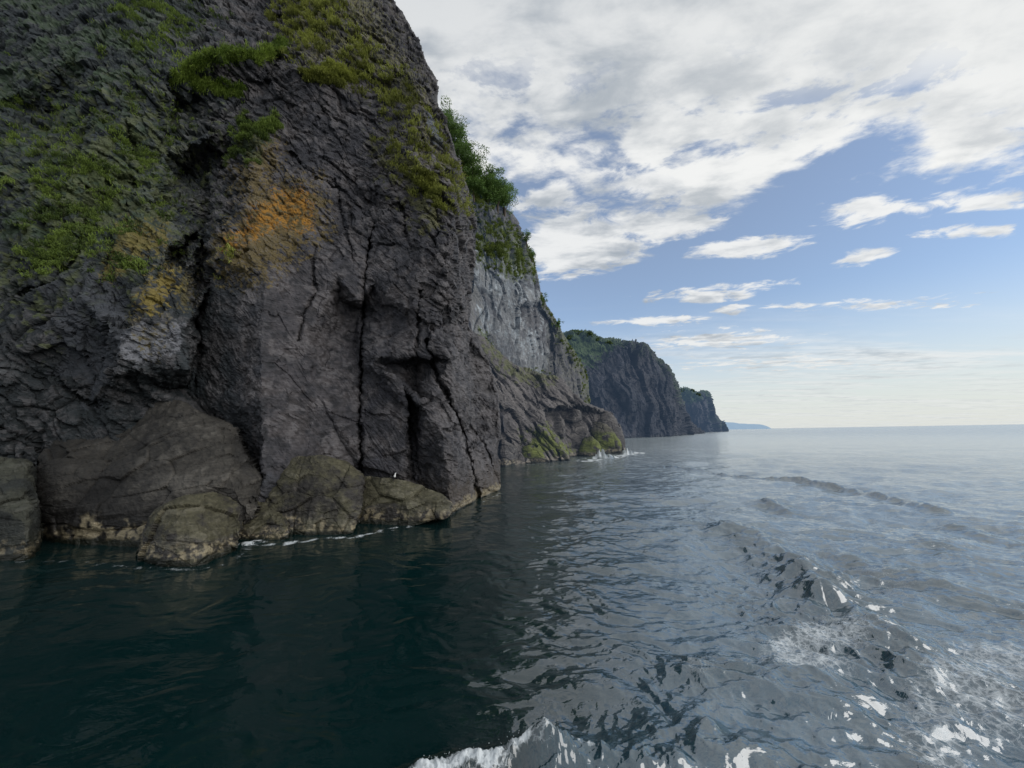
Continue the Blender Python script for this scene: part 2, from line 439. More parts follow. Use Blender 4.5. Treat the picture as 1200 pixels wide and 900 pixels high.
def pm(R, poly, x, y, f=10, w=None):
    """soft mask of a region"""
    s = R.look(R.sd(poly, f * 3), x, y)
    near_ = sstep(f * 2.9, f * 1.8, s)
    if w is not None: s = s + np.clip(w * 2.2, -2.5, 2.5) * f
    return sstep(f * .5, -f * .5, s) * near_

grass_masks = {}
def near_paint(P, x, y, R, ao, N):
    n1 = fbm(P, .45, 5, 60, .6); n2 = fbm(P, 1.6, 4, 70, .6); n3 = fbm(P, 5.0, 3, 77, .6)
    C = np.tile(DARK, (len(P), 1)) * (1 + .5 * n2)[:, None]
    C = mixc(C, BRN, sstep(-.2, .5, n1 + .25 * n2))
    # left part of the wall: green-blue, darkened in the colour for shade away from the sun
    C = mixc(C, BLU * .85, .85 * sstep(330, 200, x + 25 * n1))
    C = mixc(C, BRN * 1.15, .5 * pm(R, [(308, 315), (372, 285), (425, 350), (428, 430), (424, 560), (306, 560)], x, y, 22, .5 * n2) * sstep(-.6, .4, n2))  # brown pillar face, also lightened in the colour as its sunlit side
    C = mixc(C, np.array([.084, .078, .080]), .7 * sstep(482, 515, x) * sstep(-.5, .4, n1 + n3))
    C = mixc(C, GRY, .8 * pm(R, [(530, 380), (556, 300), (590, 430), (592, 600), (540, 600), (520, 500)], x, y, 12, n1) * sstep(-.3, .5, n2))
    # pale highlight lines painted on the strata
    C = mixc(C, GRY * 1.25, .55 * sstep(.62, 1.0, ao + .35 * n3) * sstep(-.4, .3, n1))
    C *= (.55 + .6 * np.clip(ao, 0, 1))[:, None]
    C *= (1 - .30 * sstep(300, 120, x) * sstep(240, 330, y))[:, None]  # lower left darkened in the colour to stand for shade
    # green algae film, upper left
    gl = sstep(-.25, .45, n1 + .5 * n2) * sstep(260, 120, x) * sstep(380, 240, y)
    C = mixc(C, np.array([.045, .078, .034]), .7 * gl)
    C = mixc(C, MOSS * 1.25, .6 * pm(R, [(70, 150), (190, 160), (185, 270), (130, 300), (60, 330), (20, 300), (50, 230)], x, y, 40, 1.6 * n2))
    # slate blue bare patch left
    C = mixc(C, np.array([.060, .066, .078]), .8 * pm(R, [(60, 345), (110, 322), (140, 365), (150, 400), (130, 455), (95, 460), (70, 410), (40, 390)], x, y, 14, n1))
    # mossy brown cap on the top of the cliff
    cap = pm(R, [(330, -60), (430, -60), (450, 20), (475, 60), (500, 100), (515, 150), (545, 215), (552, 250), (530, 240), (500, 190), (470, 140), (440, 105), (405, 90), (370, 80), (335, 60)], x, y, 16, 1.3 * n2)
    C = mixc(C, np.array([.15, .145, .055]), .8 * cap * sstep(-.5, .3, n3 + n2))
    C = mixc(C, np.array([.115, .115, .045]), .75 * pm(R, [(440, 165), (470, 170), (500, 200), (520, 260), (500, 262), (470, 225)], x, y, 10, 1.5 * n2))
    # orange and yellow lichen
    L1 = pm(R, [(318, 218), (340, 222), (352, 215), (368, 228), (370, 270), (352, 274), (330, 268), (300, 285), (262, 300), (258, 288), (262, 278), (285, 262), (295, 240), (312, 235)], x, y, 6, 1.1 * n2 + .9 * n3)
    L2 = pm(R, [(280, 205), (300, 160), (322, 170), (318, 218), (370, 215), (378, 270), (340, 300), (300, 330), (262, 322), (255, 290), (285, 250)], x, y, 8, 1.6 * n3 + 1.2 * n2)
    C = mixc(C, np.array([.17, .125, .035]), .6 * L2)
    C = mixc(C, ORG * (1 + .5 * n2)[:, None], .95 * L1 * sstep(-.10, .10, n3 * .7 + n2 * .8 + .14) * sstep(.15, .5, ao))
    C = mixc(C, GRY * 1.3, .6 * L2 * sstep(.35, .6, n3) * (1 - L1))
    for pl, m in (([(148, 258), (190, 268), (196, 290), (150, 300), (135, 322), (120, 325), (135, 285)], .65), ([(182, 318), (200, 312), (208, 330), (195, 345), (178, 368), (168, 362)], .95),
                  ([(205, 320), (226, 322), (224, 350), (212, 360)], .35), ([(160, 378), (195, 380), (182, 412), (165, 405)], .55)):
        C = mixc(C, YEL, m * pm(R, pl, x, y, 6, 1.3 * n3 + n2))
    C = mixc(C, np.array([.19, .195, .215]), .85 * pm(R, [(140, 394), (165, 374), (214, 380), (212, 410), (185, 424), (142, 430)], x, y, 5, .6 * n2 + .5 * n3) * sstep(-.7, .1, n3))
    C = mixc(C, np.array([.10, .105, .11]), .5 * pm(R, [(0, 425), (20, 425), (20, 440), (0, 442)], x, y, 5, n3))
    C = mixc(C, np.array([.15, .17, .20]), .8 * pm(R, [(500, 130), (512, 150), (520, 172), (510, 168), (500, 148)], x, y, 4, .6 * n3))
    # waterline: pale barnacle band, dark weed below
    z = P[:, 2]
    C = mixc(C, np.array([.085, .07, .055]), .6 * sstep(3.0, .6, z + n2) * sstep(420, 500, x))
    C = mixc(C, BARN, .85 * sstep(.75, .45, z + .25 * n2) * sstep(-.3, .3, n3 + .4))
    C = mixc(C, np.array([.012, .014, .010]), sstep(.16, .05, z))
    # grass density map
    g = pm(R, [(203, 90), (230, 67), (262, 57), (300, 62), (336, 48), (334, 60), (302, 72), (262, 67), (236, 79), (212, 98)], x, y, 4, .8 * n2) * 1.0
    g = np.maximum(g, 1.0 * pm(R, [(232, 92), (262, 99), (286, 107), (282, 115), (250, 109), (230, 101)], x, y, 4, n2))
    g = np.maximum(g, .7 * pm(R, [(285, 140), (320, 136), (325, 150), (300, 190), (272, 188)], x, y, 8, n2))
    g = np.maximum(g, .38 * pm(R, [(-60, 70), (25, 120), (40, 200), (-10, 210), (-60, 200)], x, y, 20, 1.6 * n2))
    g = np.maximum(g, .30 * pm(R, [(150, -30), (240, -30), (232, 45), (150, 100), (130, 60)], x, y, 18, 1.7 * n2))
    g = np.maximum(g, .32 * pm(R, [(40, 150), (190, 150), (190, 260), (120, 300), (60, 320), (20, 300)], x, y, 24, 2.2 * n2))
    g = np.maximum(g, .42 * pm(R, [(30, 290), (80, 285), (85, 310), (40, 318)], x, y, 8, 1.2 * n2))
    g = np.maximum(g, .5 * pm(R, [(140, 300), (168, 305), (160, 330), (130, 330)], x, y, 6, 1.2 * n2))
    c = .50 * pm(R, [(325, -50), (400, -50), (400, 20), (380, 60), (335, 60), (330, 10)], x, y, 10, 2 * n2)
    c = np.maximum(c, .9 * pm(R, [(358, 88), (400, 80), (425, 90), (402, 98), (365, 98)], x, y, 4, 1 * n2))
    c = np.maximum(c, 1.0 * pm(R, [(490, 205), (505, 207), (515, 225), (518, 244), (508, 243), (498, 225)], x, y, 4, .7 * n2))
    c = np.maximum(c, .40 * pm(R, [(400, 40), (430, 55), (470, 95), (510, 150), (545, 215), (550, 250), (530, 245), (505, 190), (470, 150), (440, 110), (405, 85)], x, y, 8, 2.4 * n2))
    c = np.maximum(c, .35 * pm(R, [(450, 165), (480, 170), (500, 205), (492, 225), (470, 210)], x, y, 8, 2.2 * n2))
    c = np.maximum(c, .35 * pm(R, [(260, 320), (272, 300), (268, 285), (255, 300)], x, y, 5, 2.2 * n2))
    gate = sstep(-.12, .22, n3 + .6 * n2)
    ca_, sa_ = math.cos(-.9), math.sin(-.9)
    strk = fbm(np.stack([P[:, 0] * ca_ + P[:, 2] * sa_, P[:, 1], -P[:, 0] * sa_ + P[:, 2] * ca_], -1).astype(F), (.5, .6, 2.0), 3, 88, .6)
    g = g * np.where(g > .6, 1, gate); c = c * np.where(c > .8, 1, gate * sstep(-.15, .2, strk))
    grass_masks['near'] = (g, c)
    C = mixc(C, GRN * .75, .85 * g); C = mixc(C, np.array([.085, .10, .03]), .7 * c)
    return np.clip(C * .88, .004, .8), sstep(1.2, .2, z)

xs = axis([(-330, -30, 6), (-30, 0, 2), (0, 600, 1.15)]); ys = axis([(-230, -20, 6), (-20, 0, 2), (0, 626, 1.15)])
near_d0 = d0tab([(-330, 660, 22), (-120, 640, 20.5), (0, 634), (100, 628), (200, 622), (308, 607), (420, 601), (490, 604), (530, 601), (560, 586), (586, 575), (592, 560, 50)])
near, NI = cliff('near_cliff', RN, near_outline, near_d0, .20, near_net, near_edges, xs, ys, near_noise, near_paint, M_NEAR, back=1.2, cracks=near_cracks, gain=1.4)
tag(near, 'towering dark volcanic cliff with orange lichen rising straight out of the sea', 'cliff')

# ------------------------------------------------------------------ mid cliff (white streaked face)
RM = Raster(420, 40, 720, 570)
mid_outline = [(430, 60), (500, 110), (516, 140), (530, 172), (546, 205), (562, 222), (582, 236), (597, 248), (607, 262), (612, 282), (622, 298), (627, 316), (633, 340), (640, 357), (650, 372), (660, 392), (672, 412), (683, 430), (689, 450), (690, 478), (692, 600), (430, 600)]
mid_net = [(430, 60, 0), (430, 560, 0), (540, 220, 0), (557, 265, -3), (590, 260, 1), (600, 275, 2), (560, 300, 0), (590, 300, 3), (622, 305, 1), (570, 330, .5), (600, 330, 2), (630, 335, 0), (556, 400, 1), (575, 440, 3),
 (590, 420, 0), (600, 370, 0), (597, 440, 1.5), (612, 352, 4), (632, 352, 2.5), (614, 360, -2), (632, 362, -2), (612, 440, -1), (635, 440, -1), (637, 362, 3), (640, 440, 3), (645, 380, -2), (650, 450, -1), (655, 390, 3), (660, 450, 3), (664, 420, 0), (672, 420, 2), (674, 470, 1), (689, 450, -3), (690, 478, -3),
 (568, 300, 1), (572, 380, 2.2), (585, 380, -.5), (690, 590, 0), (545, 320, 1), (548, 380, 2)]
def mid_noise(P, x, y, R):
    wv = np.stack([perlin(P, .15, 21), perlin(P, .15, 22), perlin(P, .15, 23)], -1) * 2
    f1, e1 = facets(P + wv, (.22, .22, .05), 5, 1.0)
    f2, e2 = facets(P + wv, (.45, .45, .22), 6, 1.0)
    b = fbm(P, .12, 4, 2); fine = fbm(P, (1.0, 1.0, .6), 4, 33, .6)
    top = sstep(330, 290, y)
    d = f1 * .9 + f2 * .28 * (.6 + top) + b * .8 + fine * .18 - sstep(.2, 1, e1) * .5
    ao = np.clip(.6 + f1 * .5 + fine * .5 - e1 * .4, 0, 1.2)
    return d, ao
def mid_paint(P, x, y, R, ao, N):
    n1 = fbm(P, .15, 4, 60, .6); n2 = fbm(P, (.9, .9, .35), 4, 70, .6); n3 = fbm(P, 2.0, 3, 77, .6)
    C = np.tile(np.array([.10, .095, .098]), (len(P), 1)) * (1 + .5 * n2)[:, None]
    w = pm(R, [(556, 290), (575, 300), (600, 312), (625, 318), (638, 360), (638, 440), (600, 450), (575, 440), (560, 420), (553, 350)], x, y, 10, .6 * n1)
    C = mixc(C, np.array([.22, .225, .225]), .9 * w)
    C = mixc(C, WHT * 1.2, w * .85 * sstep(.0, .38, n2 * .8 + .6 * n3 + .2 * n1))
    C = mixc(C, WHT * .85, .8 * pm(R, [(565, 305), (622, 318), (630, 335), (600, 340), (570, 335)], x, y, 6, n2 + n3) * sstep(-.4, .2, n2))
    C = mixc(C, np.array([.055, .052, .056]), .7 * w * sstep(.15, .5, n1 + .5 * n3 + .1))
    C = mixc(C, np.array([.07, .062, .06]), .8 * pm(R, [(612, 358), (636, 360), (636, 392), (614, 385)], x, y, 6, n3))
    C = mixc(C, np.array([.17, .165, .15]), .6 * pm(R, [(545, 330), (556, 330), (575, 420), (600, 450), (560, 440), (550, 400)], x, y, 8, n2))
    C = mixc(C, np.array([.13, .125, .09]), .6 * sstep(638, 644, x) * sstep(-.2, .3, n2))
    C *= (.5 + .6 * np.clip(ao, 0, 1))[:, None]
    g = pm(R, [(553, 275), (575, 285), (600, 285), (622, 296), (626, 314), (604, 318), (590, 308), (568, 300), (554, 290)], x, y, 8, 1.6 * n3 + .8 * n2)
    g = np.maximum(g, pm(R, [(500, 100), (530, 160), (550, 200), (585, 232), (570, 245), (548, 228), (500, 150)], x, y, 8, n3))
    g = np.maximum(g, .8 * pm(R, [(556, 262), (590, 262), (608, 280), (575, 275)], x, y, 6, 2 * n3))
    g = np.maximum(g, .8 * pm(R, [(562, 385), (568, 390), (578, 412), (588, 425), (580, 428), (566, 405)], x, y, 3, n3))
    g = np.maximum(g, .7 * pm(R, [(640, 350), (655, 370), (680, 420), (692, 450), (688, 480), (684, 440), (660, 400)], x, y, 4, 1.6 * n3))
    g = np.maximum(g, .55 * pm(R, [(600, 432), (640, 438), (650, 446), (610, 442)], x, y, 3, 1.4 * n3))
    C = mixc(C, np.array([.10, .12, .035]), .85 * g)
    grass_masks['mid'] = g
    return np.clip(C, .004, .8), P[:, 2] * 0
xs = axis([(430, 705, 1.1)]); ys = axis([(60, 560, 1.1)])
mid_d0 = d0tab([(430, 500, 58), (545, 500, 66), (590, 500, 74), (615, 500, 82), (640, 500, 94), (665, 500, 110), (690, 500, 126)])
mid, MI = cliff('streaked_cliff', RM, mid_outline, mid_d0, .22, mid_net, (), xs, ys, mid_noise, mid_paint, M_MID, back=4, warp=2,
    cracks=[([(557, 262), (552, 300), (552, 340)], 1.5, 2), ([(568, 312), (568, 336)], 1.0, 1), ([(588, 322), (590, 345)], 1, .8), ([(604, 322), (604, 345)], 1, .8), ([(645, 375), (648, 420), (650, 445)], 1.6, 3), ([(668, 425), (672, 470)], 1.5, 2.5)])
tag(mid, 'steep grey cliff face streaked with white beyond the near cliff', 'cliff')

# ------------------------------------------------------------------ sloping slab at its foot
RS = Raster(470, 360, 760, 580)
shelf_outline = [(480, 370), (552, 388), (566, 398), (590, 420), (612, 432), (640, 440), (655, 444), (668, 458), (684, 472), (694, 476), (716, 484), (727, 500), (730, 515), (731, 540), (731, 590), (480, 590)]
shelf_net = [(480, 370, 0), (480, 580, 0), (560, 400, 0), (600, 440, 0), (650, 450, 0), (590, 470, 1), (555, 470, -2), (586, 500, 0), (586, 530, -3), (600, 515, -2), (612, 522, -2), (609, 535, -2.5), (612, 500, .5), (625, 480, .5),
 (630, 500, 1.5), (640, 505, 2), (655, 520, 2.5), (665, 535, 1.5), (625, 535, 1), (645, 480, 1), (660, 500, .5), (668, 480, -1), (700, 490, -2), (725, 500, -3), (730, 520, -3), (690, 535, -2), (720, 540, -3), (640, 460, 1), (670, 470, 0), (730, 580, -3), (610, 540, 0), (640, 540, 1), (600, 560, 0), (670, 560, 1)]
def shelf_noise(P, x, y, R):
    ca, sa = math.cos(-.9), math.sin(-.9)
    T = np.stack([P[:, 0] * ca + P[:, 2] * sa, P[:, 1], -P[:, 0] * sa + P[:, 2] * ca], -1)
    wv = np.stack([perlin(P, .3, 21), perlin(P, .3, 22), perlin(P, .3, 23)], -1) * .5
    f1, e1 = facets(T + wv, (.10, .09, .45), 15, 1.0)
    f2, e2 = facets(T + wv, (.3, .3, 1.3), 16, 1.0)
    fine = fbm(T, (.6, .6, 2.4), 4, 33, .6)
    d = f1 * .7 + f2 * .22 + fbm(P, .15, 3, 3) * .6 + fine * .16 - sstep(.2, 1, e1) * .5 - sstep(.3, 1, e2) * .15
    return d, np.clip(.62 + f2 * .5 + fine * .45 - e1 * .5 - e2 * .2, 0, 1.2)
def shelf_paint(P, x, y, R, ao, N):
    n1 = fbm(P, .2, 4, 60, .6); n2 = fbm(P, .9, 4, 70, .6); n3 = fbm(P, 3.0, 3, 77, .6)
    C = np.tile(np.array([.105, .095, .092]), (len(P), 1)) * (1 + .4 * n2)[:, None]
    C = mixc(C, np.array([.15, .135, .125]), .7 * sstep(-.2, .4, n1))
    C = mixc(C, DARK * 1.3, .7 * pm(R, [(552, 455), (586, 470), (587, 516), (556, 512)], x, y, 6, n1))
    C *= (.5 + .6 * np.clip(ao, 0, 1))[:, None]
    C = mixc(C, ALG, .9 * pm(R, [(618, 512), (640, 502), (655, 515), (668, 528), (640, 530), (622, 528)], x, y, 8, n2))
    C = mixc(C, np.array([.12, .13, .04]), .6 * pm(R, [(560, 398), (600, 430), (650, 440), (645, 450), (600, 440)], x, y, 4, 1.6 * n2))
    z = P[:, 2]
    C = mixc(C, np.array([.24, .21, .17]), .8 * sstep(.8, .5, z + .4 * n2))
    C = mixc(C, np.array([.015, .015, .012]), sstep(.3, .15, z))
    return np.clip(C, .004, .8), sstep(1.5, .3, z)
xs = axis([(480, 742, 1.1)]); ys = axis([(366, 560, 1.1)])
shelf_d0 = d0tab([(480, 575, 44), (560, 556, 50), (590, 548), (625, 542), (655, 540), (700, 535), (731, 528)])
soff = RS.net(shelf_net, ())
soff = soff - 7.0 * sstep(2, -3, RS.sd([(636, 482), (655, 478), (680, 476), (722, 490), (731, 520), (731, 560), (672, 560), (666, 530), (655, 512), (640, 498)], 8))
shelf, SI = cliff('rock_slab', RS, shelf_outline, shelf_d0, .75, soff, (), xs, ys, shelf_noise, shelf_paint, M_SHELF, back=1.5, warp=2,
    cracks=[([(622, 484), (640, 505), (652, 522), (656, 540)], 1.2, 1.5), ([(586, 470), (588, 510), (600, 520), (608, 540)], 1.3, 1.2), ([(556, 470), (556, 515)], 1.3, 1.5), ([(575, 432), (600, 465), (620, 490)], 1.1, .9), ([(600, 430), (640, 462), (670, 480)], 1.1, .8), ([(632, 530), (640, 545)], 1.1, 1.2), ([(560, 405), (580, 440), (590, 470)], 1.1, .9)])
tag(shelf, 'grey rock slab sloping down to the sea below the white streaked cliff', 'rock slab')

# ------------------------------------------------------------------ distant cliffs
def far_noise(sc, amp):
    def fn(P, x, y, R):
        wv = np.stack([perlin(P, .04 * sc, 21), perlin(P, .04 * sc, 22), perlin(P, .04 * sc, 23)], -1) * 6 / sc
        f1, e1 = facets(P + wv, (.05 * sc, .05 * sc, .018 * sc), 5, 1.0)
        f2, e2 = facets(P + wv, (.16 * sc, .16 * sc, .06 * sc), 6, 1.0)
        fine = fbm(P, (.25 * sc, .25 * sc, .12 * sc), 4, 33, .6)
        return amp * (f1 * 6 + f2 * 2 + fbm(P, .03 * sc, 3, 3) * 5 + fine * 1.4 - e1 * 1.0), np.clip(.62 + f2 * .3 + fine * .6 - e1 * .3, 0, 1.2)
    return fn
def far_paint(polys, sc):
    def fn(P, x, y, R, ao, N):
        n1 = fbm(P, .03 * sc, 4, 60, .6); n2 = fbm(P, (.15 * sc, .15 * sc, .07 * sc), 4, 70, .6); n3 = fbm(P, .5 * sc, 3, 77, .6)
        C = np.tile(np.array([.026, .027, .034]), (len(P), 1)) * (1 + .5 * n2)[:, None]
        C = mixc(C, np.array([.055, .05, .053]), .6 * sstep(-.1, .5, n1 + .5 * n3))
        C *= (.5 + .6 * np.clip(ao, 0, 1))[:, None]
        g = np.zeros(len(P))
        for pl, m, f in polys: g = np.maximum(g, m * pm(R, pl, x, y, f, n3 + .5 * n2))
        C = mixc(C, np.array([.05, .08, .025]), g)
        C = mixc(C, np.array([.03, .03, .03]), sstep(1.5, .6, P[:, 2]))
        return np.clip(C, .004, .8), P[:, 2] * 0
    return fn
RF = Raster(600, 370, 860, 530)
far_o = [(600, 420), (640, 400), (661, 394), (672, 389), (686, 388), (700, 394), (706, 398), (717, 397), (730, 400), (745, 402), (759, 408), (772, 422), (781, 432), (790, 441), (795, 453), (799, 467), (801, 480), (808, 494), (816, 502), (824, 507), (825, 530), (600, 530)]
far_net = [(600, 400, 0), (600, 525, 0), (660, 395, -20), (700, 400, -14), (685, 425, -2), (720, 405, -4), (740, 408, 0), (700, 440, 8), (720, 470, 12), (720, 515, 12), (760, 412, 2), (770, 440, 10), (765, 515, 14), (785, 445, 0), (795, 470, -4), (790, 515, 2), (800, 500, 10), (824, 508, 0), (745, 450, 4), (745, 515, 5), (660, 450, 4), (660, 515, 0)]
far_d0 = d0tab([(600, 515, 250), (660, 513, 258), (740, 512, 276), (790, 511, 320), (812, 509, 400), (824, 508, 470)])
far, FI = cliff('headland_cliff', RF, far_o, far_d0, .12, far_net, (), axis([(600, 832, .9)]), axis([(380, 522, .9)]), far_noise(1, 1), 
    far_paint([([(600, 380), (700, 380), (735, 398), (728, 404), (712, 408), (700, 420), (685, 428), (660, 440), (600, 440)], 1.0, 5), ([(735, 398), (762, 406), (800, 450), (798, 470), (785, 445), (758, 413)], .5, 5)], 1), M_FAR, back=14, warp=1.5)
tag(far, 'blue-grey headland cliff with a green top beyond the rock slab', 'cliff')
far2_o = [(770, 470), (785, 458), (795, 457), (803, 455), (812, 459), (818, 461), (827, 461), (831, 467), (835, 480), (841, 493), (849, 504), (849, 530), (770, 530)]
far2_net = [(770, 460, 0), (770, 520, 0), (800, 460, -20), (815, 465, 0), (828, 464, -10), (820, 480, 20), (820, 510, 25), (835, 490, 0), (849, 506, 0), (805, 500, 0)]
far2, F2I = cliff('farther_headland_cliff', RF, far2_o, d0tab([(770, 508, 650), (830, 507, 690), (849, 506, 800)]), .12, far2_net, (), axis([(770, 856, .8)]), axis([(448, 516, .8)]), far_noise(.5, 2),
    far_paint([([(770, 440), (832, 455), (830, 464), (812, 470), (795, 475), (770, 480)], .95, 4), ([(826, 464), (849, 505), (840, 500)], .4, 4)], .5), M_FAR2, back=30, warp=1)
tag(far2, 'smaller headland cliff with bushy green top, just left of the hazy headland', 'cliff')
# hazy headland on the horizon: a long low ridge
rr = []
xsH = np.linspace(800, 905, 90)
topH = np.interp(xsH, [800, 845, 851, 860, 868, 880, 893, 899, 905], [493.5, 493.5, 494.5, 495.2, 496.4, 496.8, 497.4, 499.5, 502.6])
nH = fbm(np.stack([xsH * .2, xsH * 0, xsH * 0], -1), 1.0, 4, 5) * .35
VH = []
for k, (a, b) in enumerate(zip(xsH, topH + nH)):
    for j in range(13):
        t = j / 12
        Y = 4200 + 900 * t ** 1.3 + 60 * math.sin(a * .5 + j)
        u, v0 = uv(a, b)
        ztop = H + v0 * 4800
        prof = math.sin(min(t * 1.25, 1) * math.pi / 2) ** .8 if t < .8 else 1 - (t - .8) * 2.5
        VH.append((float(u) * Y, Y, max(-3, float(ztop) * prof - (3 if j == 0 else 0))))
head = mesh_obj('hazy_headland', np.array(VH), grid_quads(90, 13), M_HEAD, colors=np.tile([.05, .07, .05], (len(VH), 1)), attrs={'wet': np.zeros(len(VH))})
tag(head, 'low pale blue headland in the haze on the horizon', 'headland', kind='structure')

# ------------------------------------------------------------------ shore rocks (one object each)
import bmesh
def ico(sub):
    bm = bmesh.new(); bmesh.ops.create_icosphere(bm, subdivisions=sub, radius=1)
    V = np.array([v.co for v in bm.verts]); Q = np.array([[v.index for v in f.verts] for f in bm.faces]); bm.free()
    return V, Q
ICO = {k: ico(k) for k in (5, 6, 7)}
def shore_rock(poly, wl, label, thick=.6, sub=6, seed=0, style='olive', name='shore_rock', group='rocks along the foot of the cliffs', mat=None, back=0, amp=1.0, shoulder=.42, cracks=()):
    """worn block: upright lower face, shoulder, top sloping back; poly and waterline surveyed from the photograph"""
    poly = np.array(poly, float)
    # round the corners a little
    for _ in range(1):
        nx_ = np.roll(poly, -1, 0); poly = np.stack([poly * .85 + nx_ * .15, poly * .15 + nx_ * .85], 1).reshape(-1, 2)
    cc_ = poly.mean(0); poly = cc_ + (poly - cc_) * np.array([1.03, 1.02])
    big = np.ptp(poly[:, 0])
    pad = max(8, big * .12); st_ = .5 if big < 60 else 1.0
    bot = poly.copy(); bot[:, 1] = np.where(bot[:, 1] > wl - 3, bot[:, 1] + 6, bot[:, 1])
    R = Raster(poly[:, 0].min() - pad, poly[:, 1].min() - pad, poly[:, 0].max() + pad, max(bot[:, 1].max(), wl + 6) + pad, st_)
    sd, _, _ = sdpoly(poly, R.X, R.Y)
    top = np.full(R.sh[1], 1e9); low = np.full(R.sh[1], -1e9)
    for k in range(R.sh[1]):
        m = sd[:, k] < 0
        if m.any(): top[k] = R.Y[m, k].min(); low[k] = R.Y[m, k].max()
    okk = top < 1e8; cols_ = np.arange(R.sh[1])
    top = np.interp(cols_, cols_[okk], top[okk]); low = np.interp(cols_, cols_[okk], low[okk])
    ker = np.ones(9) / 9; top = np.convolve(np.pad(top, 4, 'edge'), ker, 'valid'); low = np.convolve(np.pad(low, 4, 'edge'), ker, 'valid')
    thick = thick * .62
    wlc = np.minimum(np.maximum(low, wl - (wl - top) * .18), wl + 8) if back == 0 else np.full(R.sh[1], float(wl))
    wlc = np.where(wlc > wl - 14, wlc, wl - 14)
    Yw = sea(R.xs, wlc)
    hm = (wlc - top) / FPX * Yw * 1.05
    t = np.clip((wlc[None] - R.Y) / np.maximum(wlc - top, 4)[None], -.3, 1.1)
    sh = shoulder + .10 * np.sin(R.X / big * 7 + seed)
    setb = hm[None] * (.22 * t + thick * 2.6 * np.clip(t - sh, 0, None) ** 1.25)
    mpp = Yw.mean() / FPX
    wq = max(4, big * .10)
    side = np.exp(-np.clip(-sd, 0, None) / (wq * .5)) * wq * mpp * 1.1 * sstep(1.3, .2, t * 0 + np.abs(R.X - poly[:, 0].mean()) / big * -2 + 1.3)
    off = -(setb + side) + 0.0
    off = off - back
    rm_ = big * mpp * .5; s_ = 1.0 / max(.6, rm_)
    step = 1.0 if big > 100 else .7 if big > 40 else .45
    def noise_(P, x, y, R_):
        Pf = (P + seed * 7.7).astype(F)
        ca, sa = math.cos(.13), math.sin(.13)
        T = np.stack([Pf[:, 0] * ca + Pf[:, 2] * sa, Pf[:, 1], -Pf[:, 0] * sa + Pf[:, 2] * ca], -1)
        wv = perlin(Pf, .6 * s_, 61)[:, None] * np.array([.1, .1, .12]) / s_
        f1, e1 = facets(T + wv, (.8 * s_, .8 * s_, 1.4 * s_), 3, 1.3)
        f2, e2 = facets(T + wv, (2.2 * s_, 2.2 * s_, 3.6 * s_), 4, 1.1)
        st = fbm((T + wv).astype(F), (.9 * s_, .9 * s_, 7 * s_), 4, 9, .5)
        fine = fbm(Pf, 9 * s_, 4, 44, .6)
        d = rm_ * amp * (f1 * .05 + f2 * .022 + st * .018 + fine * .010 - sstep(.5, 1, e1) * .02 - sstep(.5, 1, e2) * .007 + .07 * perlin(Pf, .9 * s_, 6))
        return d, np.clip(.62 + f2 * .3 + st * .35 + fine * .35 - e1 * .15 - e2 * .12, 0, 1.2)
    def paint_(P, x, y, R_, ao, N):
        Pf = (P + seed * 7.7).astype(F)
        n2 = fbm(Pf, 1.6 * s_, 4, 70, .6); n3 = fbm(Pf, 9 * s_, 3, 77, .6)
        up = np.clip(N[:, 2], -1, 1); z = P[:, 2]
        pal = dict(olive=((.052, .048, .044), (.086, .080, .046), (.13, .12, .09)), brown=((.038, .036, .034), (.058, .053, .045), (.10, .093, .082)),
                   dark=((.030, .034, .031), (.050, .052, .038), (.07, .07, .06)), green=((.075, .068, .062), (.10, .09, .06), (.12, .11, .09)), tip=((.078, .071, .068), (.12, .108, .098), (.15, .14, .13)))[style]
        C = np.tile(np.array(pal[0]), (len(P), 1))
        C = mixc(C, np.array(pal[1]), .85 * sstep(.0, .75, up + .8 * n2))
        C = mixc(C, np.array(pal[2]), .55 * sstep(.6, .95, ao + .3 * n3) * sstep(-.4, .2, n2))
        if style == 'green': C = mixc(C, ALG, .95 * sstep(-.3, .05, n2 + .1 + .25 * up) * sstep(.5, 1.1, z) * sstep(5.5, 3.5, z + n2 * 1.5))
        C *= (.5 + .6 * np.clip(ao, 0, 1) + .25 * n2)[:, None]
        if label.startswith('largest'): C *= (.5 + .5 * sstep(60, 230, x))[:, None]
        band = min(.75, max(.4, rm_ * .3))
        C = mixc(C, BARN * (1.1 if style != 'dark' else .6), .8 * sstep(band * 1.25, band * .75, z + band * .9 * n2) * sstep(-.15, .3, n3))
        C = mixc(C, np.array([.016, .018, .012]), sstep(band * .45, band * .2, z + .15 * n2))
        return np.clip(C, .004, .8), sstep(band * 2.4, band * .6, z)
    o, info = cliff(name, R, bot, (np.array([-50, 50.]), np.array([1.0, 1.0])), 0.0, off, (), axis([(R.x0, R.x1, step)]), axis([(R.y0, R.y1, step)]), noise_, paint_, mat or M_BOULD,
        back=max(.4, rm_ * .35), cracks=[(c_, w_, d_) for c_, w_, d_ in cracks], warp=1.5 * st_, d0px=(R.xs, Yw))
    del o['kind']
    tag(o, label, 'rock', group)
    return o
def Z(pts, ox, oy, s): return [(ox + a / s, oy + b / s) for a, b in pts]
za = lambda p: Z(p, 0, 320, 2.3675)
zt = lambda p: Z(p, 540, 400, 5.625)
shore_rock(za([(150, 432), (250, 420), (350, 398), (430, 345), (500, 358), (560, 398), (640, 420), (680, 500), (725, 558), (722, 625), (700, 690), (560, 760), (400, 800), (260, 815), (140, 800), (108, 650), (112, 520)]), 654,
    'largest brown layered boulder mass under the dark side of the lichen pillar', .5, 7, 1, 'brown', back=1.7)
